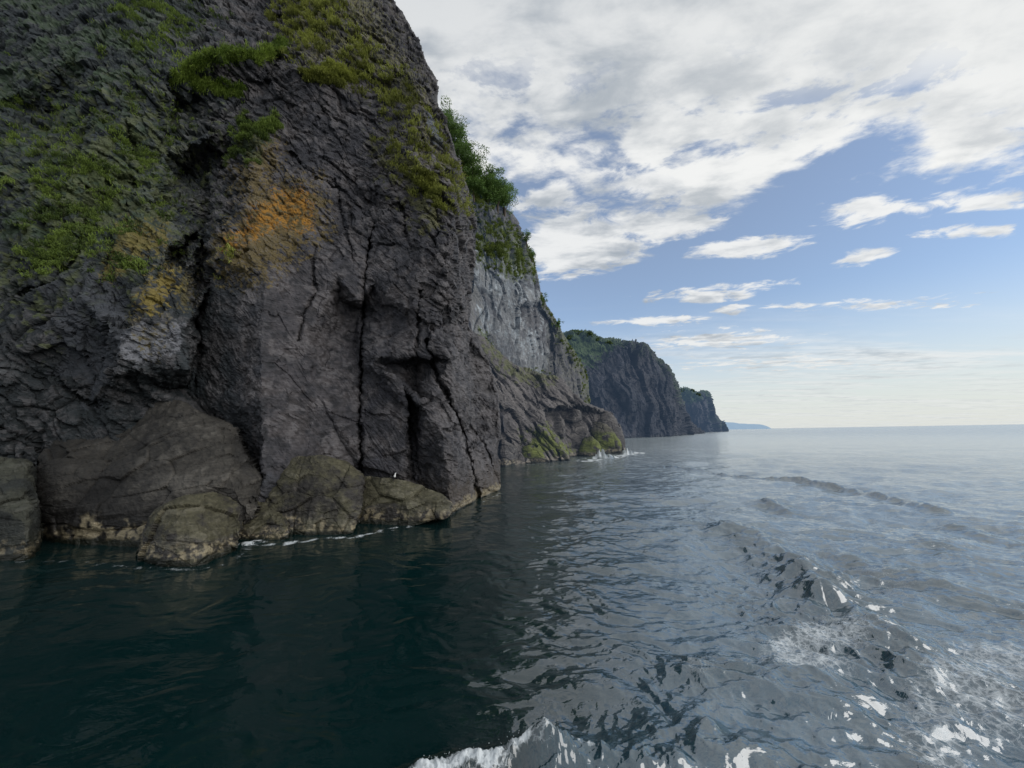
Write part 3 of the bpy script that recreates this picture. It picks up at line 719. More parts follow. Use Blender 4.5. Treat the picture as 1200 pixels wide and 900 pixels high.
shore_rock([(-80, 530), (0, 538), (36, 540), (48, 565), (50, 610), (42, 655), (0, 662), (-80, 662)], 650, 'dark blocky rock at the left edge of the shoreline', .4, 6, 2, 'dark')
shore_rock(za([(392, 740), (420, 665), (500, 624), (600, 612), (655, 640), (668, 700), (652, 770), (560, 812), (470, 818), (378, 812)]), 661,
    'rounded brown boulder in front of the largest one, reaching lowest into the water', .5, 7, 3, 'olive')
shore_rock(za([(655, 655), (700, 632), (760, 640), (802, 690), (800, 745), (700, 760), (650, 750)]), 635,
    'small round boulder wedged between two bigger rocks with foam at its foot', .6, 6, 4, 'olive', back=.3)
shore_rock([(308, 580), (315, 553), (345, 537), (380, 535), (408, 543), (428, 562), (420, 600), (412, 630), (372, 636), (335, 634), (316, 612)], 630,
    'flat-topped olive boulder below the vertical crack', .42, 7, 5, 'olive', back=.4)
shore_rock([(430, 558), (470, 563), (510, 577), (528, 590), (524, 606), (482, 616), (440, 626), (412, 628), (412, 590), (420, 566)], 618,
    'long olive boulder tapering right where the seabird stands', .42, 7, 6, 'olive', back=.3)
shore_rock([(425, 560), (440, 546), (462, 541), (480, 546), (494, 568), (470, 578), (430, 575)], 596, 'smooth dark rock tucked behind the bird boulder', .45, 6, 7, 'brown', back=.6)
shore_rock(zt([(180, 690), (270, 645), (340, 680), (395, 740), (392, 800), (330, 825), (260, 830), (195, 790)]), 546,
    'rounded boulder at the foot of the slab beside the near cliff', .5, 6, 8, 'tip', back=0, mat=M_SHELF)
tips = [([(520, 470), (570, 458), (640, 470), (682, 520), (688, 640), (610, 610), (560, 540)], 536, 'dark egg-shaped block set in the slab above the green rocks', 'tip', 3.5, .45),
 ([(640, 450), (720, 435), (790, 460), (802, 515), (760, 535), (680, 525), (648, 485)], 535, 'smooth cap block on top of the rocky point', 'tip', 6, .5),
 ([(785, 437), (900, 440), (1020, 495), (1050, 590), (1080, 640), (1080, 725), (1045, 720), (960, 620), (870, 540), (800, 510)], 529, 'long rounded block forming the outer tip of the point', 'tip', 3, .45),
 ([(690, 535), (780, 530), (835, 575), (830, 640), (790, 700), (775, 765), (715, 755), (680, 640)], 533, 'bulky upright block in the middle of the rocky point', 'tip', 1.5, .5),
 ([(800, 520), (950, 540), (1005, 600), (1050, 660), (1050, 728), (975, 738), (920, 700), (870, 630), (820, 580)], 531, 'sloping block with green algae at the outer foot of the point', 'green', 1.0, .5),
 ([(800, 645), (850, 625), (900, 660), (925, 710), (915, 755), (820, 760), (775, 740)], 534, 'small algae-covered block between the upright block and the breaking foam', 'green', 0, .6),
 ([(400, 695), (470, 680), (530, 725), (560, 775), (500, 800), (430, 795), (400, 750)], 541, 'bright green algae-topped rock at the inner end of the slab foot', 'green', 0, .6),
 ([(560, 620), (620, 640), (690, 690), (722, 745), (700, 770), (640, 775), (600, 700)], 537, 'narrow algae-stained rock between the slab cracks', 'green', 0, .6)]
for k, (p, wl, lb, stl, bk, th) in enumerate(tips):
    bk = {0: -1.5, 1: -.8, 2: -4.5, 3: -3.5, 4: -3.2}.get(k, -2.6); th = .28
    shore_rock(zt(p), wl, lb, th, 6, 20 + k, stl, back=bk, mat=M_SHELF, amp=.8)

# ------------------------------------------------------------------ grass (hanging tufts on the ledges)
def grass(name, I, mask, n, length, width, colors, label, jitter=.3, droop=.8, blades=7, sel=None, mat=M_GRASS):
    P, N = I['P'], I['N']
    w = np.clip(mask - .12, 0, None) * I['inside'] * ((I['PX'] > -60) & (I['PY'] > -40))
    if sel is not None: w = w * sel
    d = np.linalg.norm(P - np.array([0, 0, H]), axis=1); w = w * d ** 2
    idx = rng.choice(len(P), size=n, p=w / w.sum())
    base = np.repeat(P[idx], blades, 0); nn = np.repeat(N[idx], blades, 0)
    m = len(base)
    base = base + rng.normal(size=(m, 3)) * np.array([.12, .12, .06]) * length / .4
    L = length * rng.uniform(.5, 1.3, m) * np.repeat(rng.uniform(.6, 1.3, n), blades)
    dirn = nn * .55 + np.array([0, 0, .75]) + rng.normal(size=(m, 3)) * jitter
    dirn /= np.linalg.norm(dirn, axis=1)[:, None]
    mid_ = base + dirn * (L * .5)[:, None]
    tip = mid_ + (dirn * .5 + nn * .25 + np.array([0, 0, -droop])) * (L * .6)[:, None]
    vd = base - np.array([0, 0, H]); side = np.cross(vd + rng.normal(size=(m, 3)) * d[idx].mean() * .4, dirn)
    side /= np.linalg.norm(side, axis=1)[:, None]
    wd = (width * rng.uniform(.6, 1.3, m))[:, None]
    V = np.stack([base - side * wd, base + side * wd, mid_ - side * wd * .7, mid_ + side * wd * .7, tip], 1).reshape(-1, 3)
    b = np.arange(m)[:, None] * 5
    Q = np.concatenate([b + [0, 1, 3], b + [0, 3, 2], b + [2, 3, 4]], 0)
    t = np.repeat(np.clip(.5 + 1.1 * fbm(P[idx].astype(F), .5, 3, 66) + .5 * (rng.random(n) - .5), 0, 1), blades); t2 = np.clip(t + rng.normal(size=m) * .2, 0, 1)
    c = np.array(colors[0]) + (np.array(colors[1]) - np.array(colors[0])) * t2[:, None]
    c = np.repeat(c, 5, 0).reshape(m, 5, 3); c[:, :2] *= .45; c[:, 2:4] *= .85; c[:, 4] *= 1.15
    o = mesh_obj(name, V, Q, mat, smooth=False, colors=c.reshape(-1, 3))
    tag(o, label, 'grass', kind='stuff')
    return o
g, c = grass_masks['near']; px_, py_ = NI['PX'], NI['PY']
ledge = (px_ > 175) & (px_ < 345) & (py_ > 40) & (py_ < 125)
grass('ledge_grass', NI, g, 3600, .42, .022, ((.10, .17, .02), (.36, .48, .09)), 'lush green grass spilling over the ledge high on the near cliff', sel=ledge)
grass('wall_grass', NI, g * sstep(-.15, .2, fbm(NI['P'].astype(F), .45, 3, 91)), 7000, .38, .022, ((.06, .10, .025), (.26, .36, .075)), 'dark green grass and ferns clinging to the upper left of the near cliff', sel=~ledge)
grass('crest_grass', NI, c, 11000, .46, .028, ((.17, .19, .04), (.44, .48, .11)), 'yellow-green grass tufts along the right crest of the near cliff')
gm = grass_masks['mid']
grass('slope_grass', MI, gm * (fbm(MI['P'].astype(F), .5, 3, 5) > .05), 4500, .7, .07, ((.09, .13, .03), (.26, .33, .08)), 'green grass terraces across the white streaked cliff', droop=.5, blades=6)

# ------------------------------------------------------------------ shrubs
def locate(I, px, py):
    d = np.abs(I['PX'] - px) + np.abs(I['PY'] - py) + 1e3 * (~I['inside'])
    return I['P'][np.argmin(d)]
def tube(pts, r0_, r1_, n=6):
    pts = np.array(pts, float); V = []; 
    for k, p in enumerate(pts):
        t = pts[min(k + 1, len(pts) - 1)] - pts[max(k - 1, 0)]; t /= np.linalg.norm(t)
        a = np.cross(t, [0.3, 1, .2]); a /= np.linalg.norm(a); b = np.cross(t, a)
        r = r0_ + (r1_ - r0_) * k / (len(pts) - 1)
        for j in range(n): V.append(p + r * (math.cos(j * 2 * math.pi / n) * a + math.sin(j * 2 * math.pi / n) * b))
    Q = []
    for k in range(len(pts) - 1):
        for j in range(n): Q.append((k * n + j, k * n + (j + 1) % n, (k + 1) * n + (j + 1) % n, (k + 1) * n + j))
    return V, Q
def shrub(base, w, h, label, seed, leaf=.16, nl=1500, cols=((.016, .035, .012), (.05, .09, .022)), name='shrub', group='shrubs on the cliff ridge', mat=M_LEAF):
    r = np.random.default_rng(seed)
    root = bpy.data.objects.new(name, None); col.objects.link(root); root.location = base; root.empty_display_size = .2
    tag(root, label, 'shrub' if name == 'shrub' else 'tree', group)
    # stems
    ends = []; SV, SQ = [], []
    nb = 6
    for k in range(nb):
        a = r.uniform(0, 2 * math.pi); e = np.array([math.cos(a) * w * .32 * r.uniform(.3, 1), math.sin(a) * w * .32 * r.uniform(.3, 1), h * r.uniform(.5, .92)])
        m = e * .5 + np.array([0, 0, h * .08]) + r.normal(size=3) * w * .05
        pts = [np.array([0, 0, -.25 * h]), e * .15 + [0, 0, 0], m, e]
        v, q = tube(pts, w * .022, w * .007); n0 = len(SV); SV += list(v); SQ += [tuple(i + n0 for i in qq) for qq in q]
        ends.append(e); ends.append(m)
    mesh_obj('stem', np.array(SV), np.array(SQ), M_STEM, root)
    cl = []
    for e in ends:
        for _ in range(3): cl.append((e + r.normal(size=3) * np.array([w, w, h]) * .13, r.uniform(.13, .24) * w))
    V = []; C = []
    per = nl // len(cl)
    for (cc, rr_) in cl:
        dd = r.normal(size=(per, 3)); dd /= np.linalg.norm(dd, axis=1)[:, None]
        rad = rr_ * r.uniform(.35, 1.1, per) ** .6
        p = cc + dd * rad[:, None] * np.array([1, 1, .8])
        a = r.normal(size=(per, 3)); a /= np.linalg.norm(a, axis=1)[:, None]
        b = np.cross(a, dd + r.normal(size=(per, 3)) * .5); b /= np.linalg.norm(b, axis=1)[:, None] + 1e-6
        s = leaf * r.uniform(.6, 1.3, per)[:, None]
        V.append(np.stack([p - a * s * .6, p - b * s * .35, p + a * s * .6, p + b * s * .35], 1))
        t = np.clip(r.random() * .5 + .5 * (dd[:, 2] * .5 + .5) + r.normal(size=per) * .15, 0, 1)
        c_ = np.array(cols[0]) + (np.array(cols[1]) - np.array(cols[0])) * t[:, None]
        C.append(np.repeat(c_, 4, 0))
    V = np.concatenate(V).reshape(-1, 3); C = np.concatenate(C)
    mesh_obj('foliage', V, np.arange(len(V)).reshape(-1, 4), mat, root, smooth=False, colors=C)
    return root
shr = [(519, 148, 15, 17, 'topmost leafy green shrub, right against the crest of the near cliff'),
 (530, 165, 18, 20, 'second shrub from the top of the ridge, tall and dark green'),
 (541, 178, 20, 24, 'third shrub down the ridge, broad with a bright lower side'),
 (548, 200, 20, 26, 'fourth shrub down, its crown hugging the rock edge'),
 (560, 205, 18, 24, 'full rounded shrub in the middle of the ridge row'),
 (556, 224, 16, 16, 'low bright green shrub just below the middle of the ridge row'),
 (573, 214, 15, 20, 'open-crowned shrub with sky showing through, sixth in height'),
 (574, 232, 18, 18, 'dense shrub where the ridge meets the streaked cliff'),
 (585, 226, 15, 22, 'dark spiky shrub standing out against the sky'),
 (594, 243, 16, 24, 'outermost and darkest shrub at the lower right end of the row'),
 (611, 281, 6, 10, 'tiny shrub alone on the cliff edge above the grass terrace'),
 (621, 299, 6, 8, 'tiny shrub on the cliff edge at the end of the grass terrace'),
 (637, 352, 5, 8, 'lone small shrub on the edge above the fluted columns'),
 (652, 378, 4, 6, 'lowest little shrub on the fluted right edge of the streaked cliff')]
for k, (a, b, w, h, lb) in enumerate(shr):
    p = locate(MI, a, b + 3); mpp = p[1] / FPX * 1.15
    shrub((p[0], p[1] - .4, p[2] - 1.0), w * mpp * 2.1, h * mpp * 1.5, lb, 100 + k, leaf=.26 if w > 10 else .2, nl=7000 if w > 10 else 1200, cols=((.035, .075, .018), (.16, .27, .055)))
for k, (a, b, w, h, lb) in enumerate([(668, 391, 9, 5, 'wide low tree at the left end of the headland top'), (678, 390, 11, 7, 'tallest rounded tree on the headland top'), (689, 391, 11, 7, 'bushy tree right of the tallest one on the headland top'),
    (698, 396, 9, 5, 'small tree where the headland top dips'), (716, 399, 9, 4, 'low tree on the grassy hump of the headland'), (733, 402, 6, 3, 'tiny tree at the rocky edge of the headland top')]):
    p = locate(FI, a, b + 2); mpp = p[1] / FPX
    shrub((p[0], p[1] + 1, p[2] - 1.0), w * mpp, h * mpp, lb, 200 + k, leaf=1.1, nl=900, cols=((.05, .085, .035), (.11, .17, .06)), name='tree', group='trees on the distant headlands', mat=M_FLEAF)
for k, (a, b, w, h, lb) in enumerate([(797, 458, 6, 4, 'left tree on the smaller far headland'), (803, 457, 6, 5, 'tallest tree on the smaller far headland'), (812, 460, 5, 5, 'pointed tree right of the tallest on the smaller far headland'), (819, 463, 5, 3, 'rightmost low tree on the smaller far headland')]):
    p = locate(F2I, a, b + 2); mpp = p[1] / FPX
    shrub((p[0], p[1] + 1, p[2] - 1.5), w * mpp, h * mpp, lb, 230 + k, leaf=2.2, nl=500, cols=((.05, .085, .04), (.09, .14, .06)), name='tree', group='trees on the distant headlands', mat=M_FLEAF)

# ------------------------------------------------------------------ seabird on the boulder
def seabird(loc, hgt):
    pts = [((-.34, 0, .42), .02), ((-.22, 0, .46), .05), ((-.05, 0, .52), .12), ((.08, 0, .60), .125), ((.14, 0, .72), .08), ((.15, 0, .84), .05), ((.17, 0, .93), .055), ((.23, 0, .94), .03), ((.33, 0, .925), .01),
           ((-.02, .07, .36), .04), ((.0, .075, .2), .016), ((.01, .08, .03), .014), ((.08, .09, .012), .02), ((-.02, -.07, .36), .04), ((.0, -.075, .2), .016), ((.01, -.08, .03), .014), ((.08, -.09, .012), .02)]
    ed = [(0, 1), (1, 2), (2, 3), (3, 4), (4, 5), (5, 6), (6, 7), (7, 8), (2, 9), (9, 10), (10, 11), (11, 12), (2, 13), (13, 14), (14, 15), (15, 16)]
    me = bpy.data.meshes.new('body'); me.from_pydata([p for p, _ in pts], ed, [])
    o = bpy.data.objects.new('seabird', me); col.objects.link(o)
    md = o.modifiers.new('skin', 'SKIN'); o.modifiers.new('sub', 'SUBSURF').levels = 2; o.modifiers['sub'].render_levels = 2
    for k, (p, r) in enumerate(pts): me.skin_vertices[0].data[k].radius = (r, r)
    me.skin_vertices[0].data[2].use_root = True
    s = NT('seabird_plumage'); tc = s.node('ShaderNodeTexCoord'); sx = s.node('ShaderNodeSeparateXYZ'); s.link(tc.outputs['Object'], sx.inputs[0])
    a = s.math('GREATER_THAN', s.math('ADD', s.math('MULTIPLY', sx.outputs[0], 1.4), sx.outputs[2]), .76)
    mx = s.node('ShaderNodeMixRGB'); mx.inputs[1].default_value = (.012, .012, .014, 1); mx.inputs[2].default_value = (.75, .75, .74, 1)
    s.link(a, mx.inputs[0]); s.link(mx.outputs[0], s.bsdf.inputs['Base Color'])
    me.materials.append(s.m)
    o.location = loc; o.scale = (hgt,) * 3; o.rotation_euler = (0, 0, math.radians(-20))
    tag(o, 'black and white seabird standing on the long olive boulder', 'bird')
    return o
dg = bpy.context.evaluated_depsgraph_get()
org = Vector((0, 0, H))
def hit(px, py):
    u, v = uv(px, py); d = Vector((float(u), 1, float(v))).normalized()
    ok, loc, n, i, ob, _ = scene.ray_cast(bpy.context.evaluated_depsgraph_get(), org, d)
    return loc if ok else None
bl = hit(461, 566)
if bl is not None:
    seabird((bl[0], bl[1] + .05, bl[2] - .01), .62)

# ------------------------------------------------------------------ sea
def line_world(pts):
    p = np.array(pts, float); u, v = uv(p[:, 0], p[:, 1]); Y = -H / v
    return np.stack([u * Y, Y], -1)
def dline(W, X, Y):
    d = np.full(X.shape, 1e9); sgn = np.zeros(X.shape)
    for a, b in zip(W[:-1], W[1:]):
        ab = b - a; t = np.clip(((X - a[0]) * ab[0] + (Y - a[1]) * ab[1]) / (ab @ ab), 0, 1)
        qx = X - a[0] - t * ab[0]; qy = Y - a[1] - t * ab[1]; dd = np.hypot(qx, qy); m = dd < d
        s_ = np.sign(qx * ab[1] - qy * ab[0]); d = np.where(m, dd, d); sgn = np.where(m, s_, sgn)
    return d, sgn
# polar grid around the boat, fine where the photo looks, to beyond the horizon
az = np.radians(np.concatenate([np.linspace(-180, -62, 60, endpoint=False), np.linspace(-62, 62, 1150), np.linspace(62, 180, 60)[1:]]))
dep = np.concatenate([np.linspace(66, 44, 24, endpoint=False), np.linspace(44, 1.2, 620, endpoint=False), np.geomspace(1.2, .008, 50)])
rad = H / np.tan(np.radians(dep))
A, Rr = np.meshgrid(az, rad)
WX = Rr * np.sin(A); WY = Rr * np.cos(A)
spc = np.gradient(rad)[:, None] * np.ones_like(A)
wx, wy = WX.ravel(), WY.ravel(); spf = spc.ravel(); rf = Rr.ravel()
P3 = np.stack([wx, wy, 0 * wx], -1).astype(F)
uu = wx / np.maximum(wy, .5)
lim = lambda lam: sstep(.55, .22, spf / lam)
# how disturbed the water is: calm in the lee of the cliff, choppy in the wake on the right
rough = sstep(-.30, .55, uu + .10 * perlin(P3, .12, 3))
rough = np.where(wy < .5, .5, rough)
wrp = perlin(P3, .22, 51) * 1.3; wrp2 = perlin(P3, .22, 52) * 1.3
wrs = perlin(P3, .75, 53) * .42 + perlin(P3, 1.9, 55) * .12; wrs2 = perlin(P3, .75, 54) * .42
h = np.zeros_like(wx)
r2 = np.random.default_rng(5)
for k in range(46):
    lam = .42 * (14 / .42) ** ((k / 45) ** 1.35)
    th = math.radians(r2.normal(98, 38)) if k % 4 else math.radians(r2.normal(50, 40))
    slope = .047 if lam < 1.3 else (.030 if lam < 3 else .014)
    a = slope * lam / (2 * math.pi)
    ph = (wx * math.cos(th) + wy * math.sin(th) + wrp * (.7 if lam < 3 else 1) + wrp2 * .4 + (wrs * math.cos(th) + wrs2 * math.sin(th)) * (1.0 if lam < 1.5 else .4) * (1 + .3 * (k % 4))) * 2 * math.pi / lam + r2.uniform(0, 6.28)
    amp = (.36 + 1.05 * rough)
    if lam < 1.3: amp = amp * np.clip(.65 + .9 * perlin(P3, .30, 60 + k % 3), .15, 1.6)
    h += a * amp * lim(lam) * (np.sin(ph) + .25 * np.sin(2 * ph + 1.2))
ch = fbm(np.stack([wx * .8 + wy * .25, wy * 1.3 - wx * .3, 0 * wx], -1).astype(F), .8, 4, 80, .5, ridged=True)
h += .036 * ch * rough * lim(1.2)
P4 = np.stack([wx + .5 * wrp, wy + .5 * wrp2, 0 * wx], -1).astype(F)
turb = fbm(P4, (1.3, 1.3, 1), 4, 90, .42, ridged=True)
foam = np.zeros_like(wx); crestm = np.zeros_like(wx)
def wake(pts, hgt, w, tr, skew=1.0, fm=0.0):
    global h, foam, crestm
    if hgt >= .16 and pts[0][1] > 610: w = w * 1.45; hgt = hgt * .85
    W = line_world(pts); d, s_ = dline(W, wx, wy)
    d = d + perlin(P3, .9 / w ** .5, 14) * w * .6 + perlin(P3, 2.5 / w ** .5, 15) * w * .25
    ww = np.where(s_ > 0, w * skew, w)
    prof = np.exp(-(np.clip(d, 0, None) / ww) ** 2)
    mod = np.clip(.6 + perlin(P3, (.28, .28, 1), 16) * .7 + perlin(P3, 1.1, 17) * .35, .25, 1.4)
    h += hgt * prof * mod - hgt * .35 * np.exp(-((d - 2.2 * ww) / ww) ** 2) * mod
    h += tr * .75 * np.exp(-(d / (ww * 3)) ** 2) * turb * lim(.8)
    foam = np.maximum(foam, fm * prof * sstep(.3, .8, mod)); crestm = np.maximum(crestm, np.exp(-(d / (ww * 1.6)) ** 2) * np.clip(.5 + mod, 0, 1))
wake([(775, 547), (830, 553), (870, 560), (930, 563), (990, 573), (1050, 588), (1100, 602)], .34, .42, .05)
wake([(1120, 620), (1200, 640), (1290, 668)], .30, .4, .03)
wake([(900, 590), (925, 600)], .3, .5, .03)
wake([(862, 622), (905, 640), (938, 664), (960, 700)], .46, .42, .05, 1.5)
wake([(938, 664), (985, 700), (1010, 730), (1045, 765), (1080, 800)], .28, .50, .06, 1.3, .2)
wake([(820, 790), (905, 800), (960, 820), (1010, 850), (1060, 880), (1100, 930)], .20, .30, .05, 1.3, .25)
wake([(690, 900), (760, 880), (840, 885), (900, 905), (960, 940)], .22, .30, .05, 1.2, .1)
wake([(1000, 660), (1100, 690), (1210, 730)], .16, .5, .03); wake([(1040, 760), (1130, 800), (1230, 850)], .18, .4, .05, 1, .3)
wake([(860, 700), (900, 720), (950, 760)], .16, .35, .05); wake([(1090, 640), (1200, 690)], .12, .5, .02)
# the near wave crest that breaks at the bottom edge
d, s_ = dline(line_world([(470, 925), (520, 905), (570, 900), (615, 893), (660, 893), (720, 903), (790, 915)]), wx, wy)
crest = np.exp(-(d / .26) ** 2)
pk = sea(638, 893); ux, _ = uv(638, 893); pkx, pky = float(ux * pk), float(pk)
pd = np.hypot((wx - pkx) / 1.0, (wy - pky) / .8)
h += crest * .09 * (1 + .9 * turb) + .035 * np.exp(-(pd / .6) ** 2) * fbm(P3, (9, 2.5, 1), 3, 97, .6) + .20 * np.exp(-(pd / .20) ** 1.2) + .22 * np.exp(-(pd / .5) ** 2)
hspray = 0
W2 = line_world([(490, 912), (530, 905), (575, 902), (605, 893), (622, 880)])
d2_, _ = dline(W2, wx, wy)
foam = np.maximum(foam, 1.0 * np.exp(-((d2_ + .12 * perlin(P3, 3.0, 20)) / .16) ** 2))
foam = np.maximum(foam, .55 * np.exp(-(pd / .25) ** 2)); 
d3_, _ = dline(line_world([(638, 880), (665, 888), (700, 898)]), wx, wy); foam = np.maximum(foam, .6 * np.exp(-(d3_ / .05) ** 2))
h += .07 * np.exp(-(d2_ / .2) ** 2) * (.4 + fbm(P3, 8.0, 3, 95, .6))
# foam patches
def fpoly(poly, amt, f):
    global foam
    W = line_world(poly); s_, _, _ = sdpoly(W, wx, wy)
    foam = np.maximum(foam, amt * sstep(f, -f, s_ + f * 1.2 * perlin(P3, .9, 18)))
fpoly([(890, 750), (930, 735), (1000, 735), (1010, 770), (960, 800), (900, 790)], .68, .5)
fpoly([(1080, 760), (1150, 740), (1230, 760), (1230, 900), (1150, 880), (1090, 820)], .62, .6)
fpoly([(1050, 800), (1100, 820), (1200, 920), (1100, 920), (1060, 860)], .55, .4)
fpoly([(795, 780), (840, 785), (830, 810), (790, 800)], .34, .3)
fpoly([(940, 590), (1200, 640), (1200, 700), (1050, 650)], .24, 1.2)
fpoly([(960, 640), (1200, 720), (1220, 760), (1020, 700)], .30, 1.0)
# shore foam
for pts, w, amt in (([(282, 640), (300, 637), (340, 636), (380, 632), (410, 630), (450, 622), (475, 617)], .42, .80), ([(270, 640), (300, 634)], .35, 1.0), ([(560, 592), (590, 577)], .25, .5),
    ([(612, 545), (640, 543), (665, 541), (690, 537)], .6, .6), ([(690, 540), (706, 537), (722, 536)], 1.5, 1.6), ([(724, 535), (738, 531), (752, 531)], 1.5, 1.4), ([(690, 513.2), (760, 513), (800, 511)], 3, .35), ([(0, 656), (100, 661), (150, 664), (230, 668), (275, 658), (285, 645)], .25, .42)):
    d, _ = dline(line_world(pts), wx, wy)
    foam = np.maximum(foam, amt * np.exp(-(d / w) ** 2) * np.clip(.55 + perlin(P3, 1.3 / max(w, .2) ** .5, 19) * 1.6, 0, 1.1))
for (a, b, hh, w) in ((706, 537, 1.3, 1.0), (714, 536, .8, .8), (735, 531, .9, 1.0), (288, 638, .14, .22), (300, 636, .1, .2)):
    Yp = float(sea(a, b)); ux, _ = uv(a, b)
    h += hh * (.30 + .45 * np.clip(turb, -.5, 1.2)) * np.exp(-(((wx - ux * Yp) / (w * 1.6)) ** 2 + ((wy - Yp) / w) ** 2)) * (1 + .5 * turb)
# keep the boat's own place flat-ish and blend out far away
WZ = h * sstep(2500, 300, rf)
V = np.stack([wx, wy, WZ], -1)
nr, nc = A.shape
q = grid_quads(nr, nc)
ii = np.arange(nr * nc).reshape(nr, nc)
seam = np.stack([ii[:-1, -1], ii[1:, -1], ii[1:, 0], ii[:-1, 0]], -1)
# close the ring under the boat
cidx = len(V); V = np.concatenate([V, [[0, 0, 0]]]); foam = np.append(foam, 0); crestm = np.append(crestm, 0); rough = np.append(rough, .5)
q = q[:, ::-1]
s = NT('sea_water')
fa = s.node('ShaderNodeAttribute', attribute_name='foam'); ra = s.node('ShaderNodeAttribute', attribute_name='chop')
tc = s.node('ShaderNodeTexCoord'); geo = s.node('ShaderNodeNewGeometry')
ln = s.node('ShaderNodeVectorMath', operation='LENGTH'); s.link(geo.outputs['Position'], ln.inputs[0])
dist = ln.outputs['Value']
mp = s.node('ShaderNodeMapping'); mp.inputs['Scale'].default_value = (.8, 1.5, 1); mp.inputs['Rotation'].default_value = (0, 0, .25)
s.link(tc.outputs['Object'], mp.inputs[0])
n1 = s.node('ShaderNodeTexNoise', Scale=2.8, Detail=4.5, Roughness=.5, Distortion=.5); s.link(mp.outputs[0], n1.inputs['Vector'])
n2 = s.node('ShaderNodeTexNoise', Scale=.95, Detail=4.0, Roughness=.5, Distortion=.6); s.link(mp.outputs[0], n2.inputs['Vector'])
n3 = s.node('ShaderNodeTexNoise', Scale=.05, Detail=4.0, Roughness=.6); s.link(mp.outputs[0], n3.inputs['Vector'])
farf = s.node('ShaderNodeMapRange'); farf.inputs['From Min'].default_value = 12; farf.inputs['From Max'].default_value = 70; s.link(dist, farf.inputs['Value'])
b1 = s.node('ShaderNodeBump', Distance=.05); s.link(n1.outputs['Fac'], b1.inputs['Height'])
s.link(s.math('MULTIPLY_ADD', ra.outputs['Fac'], .60, .24), b1.inputs['Strength'])
b2 = s.node('ShaderNodeBump', Distance=.35); s.link(n2.outputs['Fac'], b2.inputs['Height']); s.link(b1.outputs[0], b2.inputs['Normal'])
s.link(s.math('MULTIPLY', farf.outputs[0], .8), b2.inputs['Strength'])
s.link(b2.outputs[0], s.bsdf.inputs['Normal'])
cr = s.node('ShaderNodeMixRGB'); cr.inputs[1].default_value = (.0022, .0145, .0150, 1); cr.inputs[2].default_value = (.045, .100, .145, 1)  # choppy side bluer and paler in body colour, standing in for reflected sky
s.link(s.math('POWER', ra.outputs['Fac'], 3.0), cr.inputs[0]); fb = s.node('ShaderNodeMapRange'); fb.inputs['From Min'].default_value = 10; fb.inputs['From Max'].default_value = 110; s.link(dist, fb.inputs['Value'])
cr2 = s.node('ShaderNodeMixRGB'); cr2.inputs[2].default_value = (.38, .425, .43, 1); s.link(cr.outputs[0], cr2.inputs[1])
s.link(s.math('MULTIPLY', fb.outputs[0], s.math('POWER', ra.outputs['Fac'], 1.2)), cr2.inputs[0])  # far choppy water paled in its colour for a silvery sky sheen
ca3 = s.node('ShaderNodeAttribute', attribute_name='crest')
cr3 = s.node('ShaderNodeMixRGB'); cr3.inputs[2].default_value = (.016, .050, .070, 1); s.link(cr2.outputs[0], cr3.inputs[1]); s.link(ca3.outputs['Fac'], cr3.inputs[0])  # wake crests painted dark, as steep faces that reflect less sky
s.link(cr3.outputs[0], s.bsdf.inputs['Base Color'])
rr_ = s.node('ShaderNodeMapRange'); rr_.inputs['From Min'].default_value = 15; rr_.inputs['From Max'].default_value = 400; rr_.inputs['To Min'].default_value = .03; rr_.inputs['To Max'].default_value = .20
s.link(dist, rr_.inputs['Value']); s.link(s.math('MULTIPLY_ADD', ra.outputs['Fac'], .04, rr_.outputs[0]), s.bsdf.inputs['Roughness'])
s.link(s.math('MULTIPLY_ADD', s.math('POWER', ra.outputs['Fac'], .6), .95, 1.55), s.bsdf.inputs['IOR'])
# foam
v1 = s.node('ShaderNodeTexNoise', Scale=4.5, Detail=8.0, Roughness=.7, Distortion=1.2); s.link(tc.outputs['Object'], v1.inputs['Vector'])
v2 = s.node('ShaderNodeTexVoronoi', Scale=7.0); v2.feature = 'DISTANCE_TO_EDGE'
wp = s.node('ShaderNodeVectorMath', operation='MULTIPLY_ADD'); s.link(v1.outputs['Color'], wp.inputs[0]); wp.inputs[1].default_value = (.35, .35, .35); s.link(tc.outputs['Object'], wp.inputs[2])
s.link(wp.outputs[0], v2.inputs['Vector'])
lace = s.math('SUBTRACT', 1.0, s.math('MULTIPLY', v2.outputs['Distance'], 5.0), clamp=True)
k = s.math('ADD', s.math('MULTIPLY', v1.outputs['Fac'], .9), s.math('MULTIPLY', lace, .35))
k = s.math('ADD', k, s.math('MULTIPLY', fa.outputs['Fac'], 1.0))
ff = s.node('ShaderNodeMapRange'); ff.inputs['From Min'].default_value = 1.02; ff.inputs['From Max'].default_value = 1.50; s.link(k, ff.inputs['Value'])
gate = s.math('GREATER_THAN', fa.outputs['Fac'], .03)
fd = s.node('ShaderNodeBsdfDiffuse'); fd.inputs[0].default_value = (.62, .66, .68, 1)
ms = s.node('ShaderNodeMixShader'); s.link(s.math('MULTIPLY', s.math('MULTIPLY', ff.outputs[0], gate), .9), ms.inputs[0])
s.link(s.bsdf.outputs[0], ms.inputs[1]); s.link(fd.outputs[0], ms.inputs[2]); s.link(ms.outputs[0], s.n['Material Output'].inputs[0])
fan = np.stack([ii[0, 1:], ii[0, :-1], np.full(nc - 1, cidx), np.full(nc - 1, cidx)], -1)
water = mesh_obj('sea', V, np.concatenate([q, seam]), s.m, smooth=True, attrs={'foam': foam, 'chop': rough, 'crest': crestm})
tag(water, 'dark green sea turning to bright choppy wake water on the right', 'sea', kind='structure')
